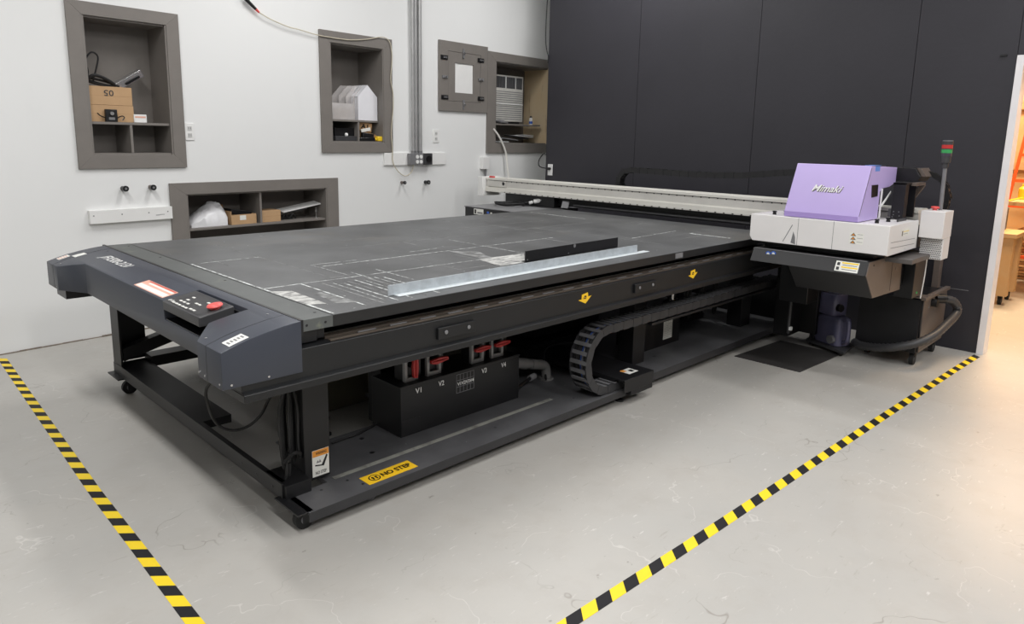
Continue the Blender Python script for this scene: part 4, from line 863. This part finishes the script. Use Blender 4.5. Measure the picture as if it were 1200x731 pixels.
g0 = GW(564.7, 184, -.03); g1 = GW(572.4, 198, -.03)
t = wthing('switch_box', 4.59, -.03, 1.2, 'small white surface box on the wall above the beam end', 'electrical box')
wobj('box', MB(whitep).box(g0.x, g1.x, -.05, -.0005, g1.z, g0.z), t, bev=.003); wobj('conduit', MB(mgrey).cyl(((g0.x+g1.x)/2+.01, -.025, g1.z), ((g0.x+g1.x)/2+.01, -.025, .93), .011, 10), t, smooth=40)
# outlet on the black wall with its cord
t = thing('wall_outlet', (BX-.001, 5.41, 1.09), 'white outlet on the black wall near the corner, black cord plugged in', 'electrical outlet', 'white wall outlets')
obj('plate', MB(whitep).box(BX-.008, BX-.0005, 5.365, 5.435, 1.10, 1.225), t, bev=.002)
obj('plug', MB(dblack).cyl((BX-.008, 5.40, 1.175), (BX-.04, 5.40, 1.175), .016, 12), t, smooth=40)
obj('cord', MB(rubber).tube([(BX-.035, 5.40, 1.175), GX(632.5, 195, 5.99), GX(631.5, 188, 5.99), GX(637, 180, 6.0), (BX-.012, 5.468, 1.33)], .006, 7), t)
tpts = [(641.5, 0), (640, 25), (639.5, 48), (641, 60), (642.5, 66), (642, 74)]
obj('hanging_cable', MB(rubber).tube([GX(x, y, BX-.012) for x, y in tpts], .006, 7), None, 'thin black cable hanging down the edge of the black wall', 'cable')
# board, stubs
wbd = MB(whitep).box(.446, 1.024, -.04, -.0005, .843, .937)
for u_ in (.47, .66, .85, .99): wbd.cyl((u_, -.04, .90), (u_, -.0415, .90), .005, 8, mgrey)
wbd.box(.90, .93, -.0408, -.04, .875, .880, mgrey); wbd.box(.93, .965, -.0408, -.04, .878, .882, mgrey)
wobj('wall_board', wbd, None, label='white painted plank screwed to the wall left of the low niche', cat='board', bev=.003)
def stub(x, y, m_, label, r_=.017, l_=.05, cap=dblack):
    g = GW(x, y, -l_); t = wthing('pipe_stub', g.x, -l_/2, g.z-r_, label, 'pipe stub', 'capped pipe stubs on the white wall')
    wobj('stub', MB(m_).cyl((g.x, -.0005, g.z), (g.x, -l_, g.z), r_, 16), t, smooth=40); wobj('cap', MB(cap).cyl((g.x, -l_, g.z), (g.x, -l_-.012, g.z), r_*1.25, 16).cyl((g.x, -l_-.012, g.z), (g.x, -l_-.014, g.z), r_*.5, 12, mgrey), t, smooth=40)
stub(146.9, 221, dblack, 'black pipe stub above the white plank, left one'); stub(179.4, 219.6, brownp, 'brown pipe stub above the white plank, right one')
stub(474, 214, brownp, 'dark pipe stub below the outlet boxes, left one', .014); stub(501.8, 213.6, dblack, 'black pipe stub below the outlet boxes, right one', .018)
# cords on the wall
def wpath(pts, v=-.03): return [Vector((*GW(x, y, v).to_2d()[:1], v, GW(x, y, v).z)) for x, y in pts]
t = wthing('extension_cord', 1.9, -.03, 2.3, 'thin beige cord with black plug draped over the niche left of the conduits', 'cord')
pts = wpath([(303.7, 14.6), (318, 23), (338, 31.5), (350, 34.5), (372, 41), (395, 45), (411, 46.8), (430, 46), (447, 43.5), (456, 48), (459.2, 62), (459, 78), (457.8, 93), (460.4, 108), (460.8, 125), (458.5, 155), (460, 175), (460.5, 190), (466, 200), (474, 206), (481, 203), (483.8, 197), (484.3, 190)])
wobj('cord', MB(mat('beige cord', (196, 188, 168), .5)).tube(pts, .0045, 7), t)
a, b = wpath([(289, 0), (303.7, 14.6)]); wobj('plug', MB(dblack).cyl(a+(a-b)*.1, a.lerp(b, .72), .016, 12, r2=.012).cyl(a.lerp(b, .72), b, .012, 12, redl, r2=.008), t, smooth=40, label='black plug')
wobj('lead', MB(rubber).tube(wpath([(270, -24), (280, -10), (289, 0)]), .006, 7), t)
wobj('white_hose', MB(hosew).tube([Vector((GW(*p, v_).x, v_, GW(*p, v_).z)) for p, v_ in (((578.5, 151), -.025), ((586, 162), -.04), ((592.5, 178), -.05), ((594.5, 195), -.06), ((596.5, 210), -.08), ((597, 222), -.10))], .011, 8), None, label='white flexible hose hanging from the plywood niche behind the beam', cat='hose')

# ---- things in niche 1
NB = 'cardboard boxes stacked in the tall left niche'
def wcardbox(u0, u1, v0, v1, z0, z1, label, group, extra=None):
    t = wthing('cardboard_box', (u0+u1)/2, (v0+v1)/2, z0, label, 'cardboard box', group)
    wobj('carton', MB(cardb).box(u0, u1, v0, v1, z0, z1), t, bev=.002)
    wobj('flap_seam', MB(cardd).box(u0+.002, u1-.002, v0-.0006, v0, (z0+z1)/2-.0008, (z0+z1)/2+.0008), t, smooth=0)
    return t
n1 = zz(90, 60, 8.125); V = .03
g0 = GW(*n1(110, 668), V); g1 = GW(*n1(540, 555), V)
wcardbox(.524, g1.x, V, .26, 1.565, 1.565+.118, 'flat cardboard box under the one marked 05', NB)
zt1 = 1.565+.119; g2 = GW(*n1(95, 345), V); g3 = GW(*n1(520, 350), V)
t = wcardbox(.522, g3.x, V, .25, zt1, g3.z, 'cardboard box marked 05 on top of the flat box', NB)
text('lettering', '05', .065, .042, ((.522+g3.x)/2-.01, V-.0008, zt1+.085), Vector((-1, 0, 0)), Vector((0, 0, -1)), dgrey, t, bold=.01, frame=WM)
zt2 = g3.z
g4 = GW(*n1(280, 660), .0); g5 = GW(*n1(385, 555), .0)
t = wthing('strap_clip', (g4.x+g5.x)/2, .0, 1.565, 'small black device with a round steel knob in front of the boxes', 'device')
wobj('case', MB(dblack).box(g4.x, g5.x, -.0, .026, 1.566, g5.z), t, bev=.004); wobj('knob', MB(chrome).cyl(((g4.x+g5.x)/2, -.001, g5.z-.03), ((g4.x+g5.x)/2, -.012, g5.z-.03), .013, 16), t, smooth=40)
wobj('prong', MB(dblack).tube([(g4.x, .01, g5.z-.06), (g4.x-.03, .005, g5.z-.05), (g4.x-.055, .0, g5.z-.03)], .004, 6).tube([(g5.x, .01, g5.z-.06), (g5.x+.03, .005, g5.z-.045), (g5.x+.045, .0, g5.z-.055), (g5.x+.03, .0, g5.z-.075)], .004, 6), t)
wobj('label', MB(mgrey).box(g4.x+.02, g5.x-.02, -.0012, 0, 1.58, 1.598), t, smooth=0)
g6 = GW(*n1(548, 672), .02); g7 = GW(*n1(665, 605), .02)
t = wthing('pill_box', (g6.x+g7.x)/2, .04, 1.565, 'small white carton right of the cardboard boxes', 'box'); wobj('carton', MB(whitep).box(g6.x, g7.x, .02, .09, 1.565, g7.z), t, bev=.004)
wobj('label', MB(salmon).box(g6.x+.008, g7.x-.008, .0192, .02, 1.60, 1.612), t, smooth=0)
wobj('coiled_cable', MB(rubber).tube([(.54, .10, zt2+.01), (.56, .10, zt2+.10), (.545, .10, zt2+.17), (.59, .10, zt2+.235), (.635, .11, zt2+.21), (.62, .12, zt2+.12), (.60, .13, zt2+.03), (.66, .12, zt2+.02)], .006, 7).tube([(.53, .08, zt2+.03), (.58, .06, zt2+.075), (.66, .07, zt2+.055), (.73, .09, zt2+.01), (.65, .1, zt2+.012), (.54, .1, zt2+.04)], .012, 7).tube([(.53, .12, zt2+.06), (.60, .09, zt2+.05), (.70, .1, zt2+.03), (.76, .1, zt2+.008)], .009, 7), None, label='black cables bunched on top of the box marked 05', cat='cable')
t = wthing('steel_bracket', .86, .1, zt2, 'shiny steel bracket leaning up on the box marked 05', 'bracket')
Mb = Euler((.2, -R(32), 0)).to_matrix()
c5 = GW(*n1(490, 305), .15)
wobj('bracket', MB(chrome).obox((c5.x, .17, c5.z+.022), (.24, .05, .055), Mb).obox((c5.x+.03, .142, c5.z+.024), (.12, .008, .02), Mb, dblack).obox((c5.x-.07, .17, zt2+.010), (.06, .035, .018)), t, bev=.002)

# ---- things in niche 2
n2 = zz(370, 80, 7.31); SH = 1.647
def NP(x, y, v_): g = GW(*n2(x, y), v_); return g
h = thing('house_model', WM @ Vector((2.95, .15, SH)), 'white plastic house shaped model with ribs on the niche shelf', 'model house')
fa = .06; a = NP(365, 435, fa); b = NP(555, 435, fa); rf = NP(465, 145, fa); ev = NP(365, 240, fa)
z_e = ev.z; z_r = rf.z; u0_, u1_ = a.x, min(b.x, 3.10)
prof = [(u0_, SH), (u1_, SH), (u1_, z_e), ((u0_+u1_)/2, z_r), (u0_, z_e)]
wobj('front_wall', MB(ribp).prism(prof, 'y', fa, fa+.008), h, smooth=0)
for k in range(5):
    v_ = fa+.05+k*.05
    if k < 4:
        rb = MB(clearp)
        uL = u0_-.02-.045*k
        rb.prism([(uL, SH), (u0_, SH), (u0_, z_e), (u0_+.08, z_r-.005), (uL+.10, z_r-.01), (uL, z_e)], 'y', v_, v_+.006); wobj('rib', rb, h, smooth=0)
wobj('side_wall', MB(ribp).hexa([(u0_, fa+.008, SH), (u0_+.006, fa+.008, SH), (u0_+.006, .30, SH), (u0_, .30, SH), (u0_, fa+.008, z_e), (u0_+.006, fa+.008, z_e), (u0_+.006, .30, z_e), (u0_, .30, z_e)]).hexa([(u0_, fa+.008, z_e), (u0_, .30, z_e), ((u0_+u1_)/2, .30, z_r), ((u0_+u1_)/2, fa+.008, z_r), (u0_, fa+.008, z_e-.008), (u0_, .30, z_e-.008), ((u0_+u1_)/2, .30, z_r-.008), ((u0_+u1_)/2, fa+.008, z_r-.008)]).hexa([(u1_, fa+.008, z_e), (u1_, .30, z_e), ((u0_+u1_)/2, .30, z_r), ((u0_+u1_)/2, fa+.008, z_r), (u1_, fa+.008, z_e-.008), (u1_, .30, z_e-.008), ((u0_+u1_)/2, .30, z_r-.008), ((u0_+u1_)/2, fa+.008, z_r-.008)]), h, smooth=0)
a = NP(125, 430, .015); b = NP(330, 305, .015)
bx = thing('plastic_bin', WM @ Vector(((2.53+b.x)/2, .04, SH)), 'clear plastic bin with papers in front of the house model', 'bin')
cb_ = MB(clearp).box(2.532, b.x, .012, .016, SH, b.z).box(2.532, b.x, .05, .054, SH, b.z).box(2.532, 2.536, .016, .05, SH, b.z).box(b.x-.004, b.x, .016, .05, SH, b.z).box(2.536, b.x-.004, .016, .05, SH, SH+.004)
wobj('bin_wall', cb_, bx, smooth=0); wobj('contents', MB(mat('beige papers', (196, 184, 172), .6)).box(2.56, b.x-.06, .02, .046, SH+.004, SH+.05).box(2.58, b.x-.05, .02, .046, SH+.055, SH+.10), bx, bev=.002)
a = NP(160, 630, .03); b = NP(330, 600, .03); S0 = 1.4505
wobj('black_tray', MB(dgrey).box(2.58, 2.845, .02, .25, S0, S0+.045).box(2.60, 2.84, .06, .24, S0+.045, S0+.12, dblack), None, label='black tray on the floor of the niche, left of the A1 box', cat='tray', bev=.003)
a = NP(228, 590, .02); 
t = wthing('paper_cup', 2.70, .05, S0+.045, 'tiny white knob on the black tray in the niche', 'knob'); wobj('knob', MB(whitep).lathe([(.012, 0), (.018, .01), (.014, .024), (.004, .03)], (2.715, .04, S0+.045), 14), t, smooth=50)
t = wthing('cardboard_box', 2.98, .1, S0, 'small tilted cardboard box marked A1 in the niche under the house model', 'cardboard box')
c6 = NP(420, 485, .06); M6 = Euler((0, R(8), 0)).to_matrix()
wobj('carton', MB(cardd).obox((c6.x, .12, c6.z-.015), (.20, .08, .085), M6).obox((c6.x+.05, .11, c6.z-.125), (.17, .09, .10), Euler((0, R(12), 0)).to_matrix(), cardd), t, bev=.002)
text('lettering', 'A1', .085, .045, (c6.x+.01, .078, c6.z-.015), M6 @ Vector((1, 0, 0)), M6 @ Vector((0, 0, 1)), dblack, t, bold=.02, frame=WM)
c7 = NP(425, 560, .04)
t = wthing('tape_dispenser', c7.x, .04, S0, 'black gadget with a white label in front of the A1 box', 'gadget')
wobj('body', MB(dblack).obox((c7.x+.01, .022, c7.z-.02), (.13, .04, .05), M6).box(c7.x-.10, c7.x+.09, .0, .045, S0, S0+.035), t, bev=.006); wobj('label', MB(whitel).obox((c7.x-.01, .02, c7.z+.035), (.11, .01, .03), Euler((0, -R(10), 0)).to_matrix()), t, bev=.002)
c8 = NP(545, 618, .02)
t = wthing('yellow_tool', c8.x, .02, S0, 'yellow plastic tool at the right corner of the niche floor', 'tool')
wobj('body', MB(yob).box(c8.x-.035, c8.x+.035, .0, .05, S0, S0+.048), t, bev=.008); wobj('nozzle', MB(yob).cyl((c8.x-.035, .025, S0+.02), (c8.x-.055, .025, S0+.02), .012, 12), t)

# ---- niche 3
n3 = zz(560, 60, 4.87)
def N3(x, y, v_): return GW(*n3(x, y), v_)
a = N3(95, 130, .14); b = N3(262, 375, .14)
ac = wthing('air_conditioner', 5.1, .2, 1.672, 'white window air conditioner standing on the plywood niche shelf', 'air conditioner')
u0_, u1_ = 4.86, N3(255, 370, .14).x; z0_, z1_ = 1.70, N3(150, 135, .14).z
wobj('case', MB(mat('ac plastic', (206, 204, 198), .45)).box(u0_, u1_, .14, .355, z0_, z1_), ac, bev=.008)
wobj('dark_grille', MB(dgrey).box(u0_+.02, u1_-.02, .1385, .14, z1_-.15, z1_-.02), ac, smooth=0)
gl_ = MB(mgrey)
for k in range(14): x = u0_+.03+(u1_-u0_-.06)*k/13; gl_.box(x-.002, x+.002, .134, .1385, z1_-.148, z1_-.022)
gl_.box(u0_+.2, u0_+.215, .133, .1385, z1_-.15, z1_-.02, whitep); gl_.box(u0_+.38, u0_+.39, .133, .1385, z1_-.15, z1_-.02, whitep)
wobj('vent_fin', gl_, ac, smooth=0)
lv = MB(mgrey)
n_l = 14
for k in range(n_l):
    z = z0_+.03+(z1_-z0_-.22)*k/(n_l-1); lv.box(u0_+.02, u1_-.02, .137, .1398, z-.004, z+.004, mgrey)
wobj('louvre', lv, ac, smooth=0); wobj('trim_bar', MB(whitep).box(u0_+.01, u1_-.01, .130, .14, z0_+.20, z0_+.212), ac, smooth=0)
wobj('ac_foot', MB(dblack).box(u0_+.04, u1_-.04, .16, .34, 1.6725, z0_), ac, smooth=0)
a = N3(302, 408, .10); t = wthing('spray_bottle', a.x, .1, 1.672, 'small white and blue bottle on the shelf beside the air conditioner', 'bottle')
wobj('bottle', MB(whitep).lathe([(.022, 0), (.022, .075), (.012, .085)], (min(a.x, 5.57), .10, 1.6725), 16), t, smooth=40); wobj('cap', MB(dgrey).lathe([(.014, 0), (.014, .022)], (min(a.x, 5.57), .10, 1.757), 14), t, smooth=40)
wobj('label', MB(blue).lathe([(.0225, 0), (.0225, .03)], (min(a.x, 5.57), .10, 1.685), 16), t, smooth=40)
wobj('crumpled_foil', MB(mgrey).obox((4.95, .075, 1.688), (.16, .09, .02), Euler((0, .05, .4)).to_matrix()).obox((4.90, .08, 1.704), (.1, .08, .012), Euler((.1, -.1, .1)).to_matrix()), None, label='grey crumpled foil lying in front of the air conditioner', cat='foil', bev=.004)
random.seed(3)
for k, (uu, vv, w_, rz_, ti, m_, lb_) in enumerate(((4.95, .08, .20, .2, .0, paper, 'white paper sheet at the left of the plywood niche floor'), (5.12, .12, .26, -.3, .10, mgrey, 'grey rolled sheet in the middle of the plywood niche floor'), (5.30, .13, .30, -.35, .12, dgrey, 'dark folded sheet leaning over the papers in the plywood niche'), (5.36, .10, .30, -.2, .06, paper, 'crumpled pale paper on the right of the plywood niche floor'), (5.48, .14, .20, .1, .04, whitep, 'bright white paper on top of the right pile in the plywood niche'))):
    wobj('paper_sheet', MB(m_).obox((uu, vv+.03, 1.462+.020*k+abs(ti)*w_*.5), (w_, .12, .010), Euler((0, ti, rz_*.5)).to_matrix()), None, label=lb_, cat='paper', group='loose papers in the plywood niche', bev=.003)

# ---- long niche contents
nl = zz(200, 220, 6.0); SL = .7455
def NL(x, y, v_): return GW(*nl(x, y), v_)
# bag: a lumpy pillow
a = NL(130, 245, .08); b = NL(385, 245, .08); top = NL(350, 110, .12)
bag = MB(bagm); nx_, ny_ = 12, 8; vs = []; fs = []
for i in range(nx_+1):
    for j in range(ny_+1):
        s = i/nx_; t_ = j/ny_; hh = (.03+(top.z-SL-.03)*min(1, s*1.5)**.8)*(math.sin(math.pi*(.12+.76*t_))**.6)*(1 if s < .92 else .75)
        vs.append((a.x+(b.x-a.x)*s, .04+.22*t_, SL+.001+hh*(1+.12*math.sin(i*1.9+j*2.3))))
nb = len(vs)
vs += [(x, y, SL+.0005) for x, y, z in vs]
I_ = lambda i, j: i*(ny_+1)+j
for i in range(nx_):
    for j in range(ny_): fs += [(I_(i, j), I_(i+1, j), I_(i+1, j+1), I_(i, j+1)), (nb+I_(i, j), nb+I_(i, j+1), nb+I_(i+1, j+1), nb+I_(i+1, j))]
for i in range(nx_): fs += [(I_(i, 0), nb+I_(i, 0), nb+I_(i+1, 0), I_(i+1, 0)), (I_(i, ny_), I_(i+1, ny_), nb+I_(i+1, ny_), nb+I_(i, ny_))]
for j in range(ny_): fs += [(I_(0, j), I_(0, j+1), nb+I_(0, j+1), nb+I_(0, j)), (I_(nx_, j), nb+I_(nx_, j), nb+I_(nx_, j+1), I_(nx_, j+1))]
bag.add(vs, fs); wobj('plastic_bag', bag, None, label='crumpled white plastic bag at the left end of the long low niche', cat='bag', smooth=50)
a = NL(465, 245, .03); b = NL(605, 240, .03); tpz = NL(605, 180, .03)
t = wthing('cardboard_box', (a.x+b.x)/2, .1, SL, 'open cardboard box with a white label beside the plastic bag', 'cardboard box')
ux0, ux1, zb1 = NL(400, 240, .10).x, min(b.x, 1.775), tpz.z
wobj('carton', MB(cardb).box(ux0, ux1, .03, .035, SL, zb1).box(ux0, ux1, .25, .255, SL, zb1).box(ux0, ux0+.005, .035, .25, SL, zb1+.03).box(ux1-.005, ux1, .035, .25, SL, zb1).box(ux0, ux1, .035, .25, SL, SL+.005), t, bev=.001)
wobj('label', MB(whitel).box(a.x+.03, a.x+.085, .0292, .03, SL+.035, SL+.075), t, smooth=0)
wobj('contents', MB(dblack).obox(((ux0+ux1)/2, .14, zb1+.01), (ux1-ux0-.04, .15, .04), Euler((0, R(10), 0)).to_matrix()), t, bev=.004, label='black contents')
wobj('flap', MB(cardd).hexa([(ux0, .25, zb1), (ux0+.05, .25, zb1), (ux0+.05, .255, zb1), (ux0, .255, zb1), (ux0-.02, .25, zb1+.09), (ux0+.04, .25, zb1+.07), (ux0+.04, .255, zb1+.07), (ux0-.02, .255, zb1+.09)]), t)
a = NL(650, 235, .03); b = NL(775, 215, .03); tz_ = NL(770, 155, .03)
t = wcardbox(1.805, b.x, .03, .20, SL, tz_.z, 'small closed cardboard box right of the divider in the long niche', None)
a = NL(780, 160, .10); b = NL(1055, 97, .10)
t = wthing('white_tablet', 2.2, .1, SL, 'thin white tilted panel on a black wire stand in the long niche', 'panel')
an = math.atan2(b.z-a.z, b.x-a.x); cc_ = (a+b)/2
wobj('panel', MB(whitep).obox((cc_.x, .13, cc_.z-.006), ((b-a).length, .12, .010), Euler((R(8), -an, 0)).to_matrix()).obox((cc_.x-.05, .13, cc_.z-.03), ((b-a).length*.45, .10, .02), Euler((0, -an, 0)).to_matrix(), dgrey), t, bev=.002)
wobj('wire_stand', MB(rubber).tube([(a.x, .10, SL+.01), (a.x+.03, .09, SL+.05), (a.x+.07, .10, SL+.01), (a.x+.10, .08, SL+.05), (a.x+.14, .10, SL+.008)], .006, 6).box(a.x, a.x+.12, .12, .2, SL, SL+.03), t)
g = NL(1023, 200, .06); g2 = NL(1023, 125, .06)
t = wthing('glass_vial', min(g.x, 2.40), .06, SL, 'small steel pin on a round base at the right end of the long niche', 'pin')
wobj('pin', MB(chrome).lathe([(.022, 0), (.022, .006), (.005, .008), (.005, .05), (.010, .055), (.010, .07), (.004, .075), (.004, .10)], (min(g.x, 2.405), .06, SL), 14), t, smooth=40)

# ================================================================== workshop things
wk = thing('wooden_workbench', (8.2, 1.7, 0), 'rough pine workbench on a caster seen through the doorway', 'workbench')
obj('leg', MB(timber).box(8.08, 8.18, 1.325, 1.43, .09, .66), wk, bev=.002); obj('leg', MB(timber).box(8.42, 8.52, 1.325, 1.43, .09, .66), wk, bev=.002)
obj('leg', MB(timber).box(8.08, 8.18, 2.4, 2.5, .09, .66), wk, bev=.002)
obj('rail', MB(timber).box(8.09, 8.13, 1.431, 2.4, .56, .66), wk, bev=.002); obj('rail', MB(timber).box(8.09, 8.13, 1.431, 2.4, .36, .43), wk, bev=.002); obj('rail', MB(timber).box(8.09, 8.13, 1.431, 2.4, .12, .20), wk, bev=.002)
obj('rail', MB(timber).box(8.181, 8.419, 1.35, 1.39, .56, .66), wk, bev=.002)
obj('bench_top', MB(timber).box(8.05, 8.56, 1.30, 2.55, .66, .70), wk, bev=.002)
caster(8.14, 1.38, wk, .038); caster(8.47, 1.38, wk, .038); caster(8.14, 2.45, wk, .038)
obj('bench_box', MB(mgrey).box(8.12, 8.5, 1.47, 2.2, .701, .92), None, 'grey plastic crate standing on the pine workbench', 'crate', bev=.004)
b2 = thing('work_table', (9.2, .9, 0), 'long pine table behind the workbench in the doorway', 'table')
obj('table_top', MB(timber).box(8.62, 9.6, -.6, 1.55, .93, .97), b2, bev=.002)
obj('table_shelf', MB(timber).box(8.7, 9.6, -.6, 1.5, .60, .64), b2, bev=.002)
for x, y in ((8.66, .75), (8.66, -.5), (9.5, .75), (9.5, -.5)): obj('leg', MB(timber).box(x, x+.09, y, y+.09, 0, .93), b2, bev=.002)
obj('storage_tub', MB(dgrey).box(8.75, 9.4, .3, 1.35, .641, .80), None, 'dark grey tub on the lower shelf of the pine table', 'tub', bev=.01)
lu = MB(timber)
for k in range(16): lu.box(9.93+.02*(k % 2), 10.22, -.9, 1.9, .0+k*.035, .028+k*.035)
obj('lumber_stack', lu, None, 'stack of thin boards on the floor behind the table', 'lumber', bev=.002, kind='stuff')
lad = thing('orange_ladder', (9.9, 1.5, 0), 'orange fibreglass stepladder leaning in the workshop beyond the doorway', 'ladder')
a = GX(1182.5, 232, 9.85); b = GX(1198.5, 172, 9.85)
def lrail(o, nm): obj(nm, MB(ladder_m).hexa([Vector((9.83, a.y+o, a.z))+PY*q_[0]+PX*q_[1] for q_ in ((-.016, 0), (.016, 0), (.016, .02), (-.016, .02))]+[Vector((9.83, b.y+o, b.z))+PY*q_[0]+PX*q_[1] for q_ in ((-.016, 0), (.016, 0), (.016, .02), (-.016, .02))]), lad, bev=.002)
sl_ = (b.y-a.y)/(b.z-a.z); a = Vector((9.85, a.y-sl_*a.z, 0.)); b = Vector((9.85, a.y+sl_*2.4, 2.4))
lrail(0, 'side_rail'); lrail(-.5, 'side_rail')
for k in range(8):
    z = .25+k*.29; y = a.y+sl_*z; obj('rung', MB(ladder_m).box(9.835, 9.88, y-.49, y-.01, z, z+.035), lad, bev=.002)
for k, (y, h_, m_, lb_, nm, ct_) in enumerate(((1.47, .16, yob, 'yellow bottle on the far pine table, leftmost of its row', 'yellow_bottle', 'bottle'), (1.36, .13, red, 'red tool case on the far pine table beside the yellow bottle', 'tool_case', 'tool case'), (1.22, .13, ladder_m, 'orange tin on the far pine table right of the red case', 'paint_tin', 'tin'))):
    obj(nm, (MB(m_).lathe([(.045, 0), (.045, h_*.7), (.02, h_*.85), (.02, h_)], (9.1, y, .9705), 16) if k == 0 else MB(m_).box(9.05, 9.15, y-.05, y+.05, .9705, .9705+h_).box(9.06, 9.14, y-.02, y+.02, .9705+h_, .985+h_, dblack)), None, lb_, ct_, bev=.003)
yc = [(8.85, 1.50, 1.0), (8.75, 1.42, .985), (8.60, 1.38, .90), (8.57, 1.40, .72), (8.45, 1.42, .75), (8.2, 1.44, .74)]
obj('extension_cord', MB(yob).tube([(8.95, 1.30, .99), (8.8, 1.40, 1.0), (8.60, 1.44, 1.0), (8.03, 1.455, .97), (8.03, 1.46, .80), (8.035, 1.45, .62), (8.045, 1.44, .50), (8.05, 1.50, .46)], .008, 7), None, 'yellow extension cord hanging over the pine workbench', 'cord')
bp_ = MB(timber); bp_.box(10.2, 10.249, -3, 4, 1.25, 1.34).box(10.2, 10.249, -3, 4, 1.95, 2.04)
obj('wall_batten', bp_, kind='structure', smooth=0)

# ================================================================== lights
def lamp(name, x, y, z, sx, sy, power, col, label, rz=0):
    t = thing(name, (x, y, z), label, 'ceiling light', 'ceiling lamps of the print room')
    obj('housing', MB(whitep).box(x-sx/2-.03, x+sx/2+.03, y-sy/2-.03, y+sy/2+.03, z+.012, z+.05), t)
    l = bpy.data.lights.new(name, 'AREA'); l.shape = 'RECTANGLE'; l.size = sx; l.size_y = sy; l.energy = power; l.color = col
    o = bpy.data.objects.new('diffuser', l); C.objects.link(o); o.parent = t; o.location = (0, 0, 0)
cool = (1.0, .99, .985)
lo = ['corner by the front wall', 'over the end cover', 'over the printer bed', 'near the black wall']
for i, x in enumerate((-1.8, .35, 2.9, 5.4)):
    for j, y in enumerate((-2.0, .7, 3.4)):
        if j == 2 and i > 1: y = 4.15
        lamp('ceiling_lamp', x, y, CEIL-.06, .26, 1.6, (9, 64, 38, 30)[i]*(1.35, .8, (.85, .72, 1.0, 1.3)[i])[j], cool, 'long white ceiling lamp, row %s from the white wall, %s' % (('third', 'second', 'first')[j], lo[i]))
warm = (1.0, .71, .43)
for x, y, e_, lb_ in ((7.2, .6, 55, 'warm ceiling lamp of the workshop just beyond the doorway'), (8.8, 1.4, 110, 'warm ceiling lamp over the workshop benches')):
    t = thing('workshop_lamp', (x, y, CEIL-.06), lb_, 'ceiling light'); l = bpy.data.lights.new('workshop_lamp', 'AREA'); l.size = .8; l.energy = e_*1.9; l.color = warm
    o = bpy.data.objects.new('diffuser', l); C.objects.link(o); o.parent = t; obj('housing', MB(whitep).box(x-.42, x+.42, y-.42, y+.42, CEIL-.048, CEIL-.01), t)

w = bpy.data.worlds.new('World'); sc.world = w; w.use_nodes = True; w.node_tree.nodes['Background'].inputs[0].default_value = (.9, .95, 1, 1); w.node_tree.nodes['Background'].inputs[1].default_value = .12
sc.view_settings.view_transform = 'Standard'; sc.view_settings.look = 'None'; sc.view_settings.gamma = 1; sc.view_settings.exposure = 0.32; sc.view_settings.use_curve_mapping = False
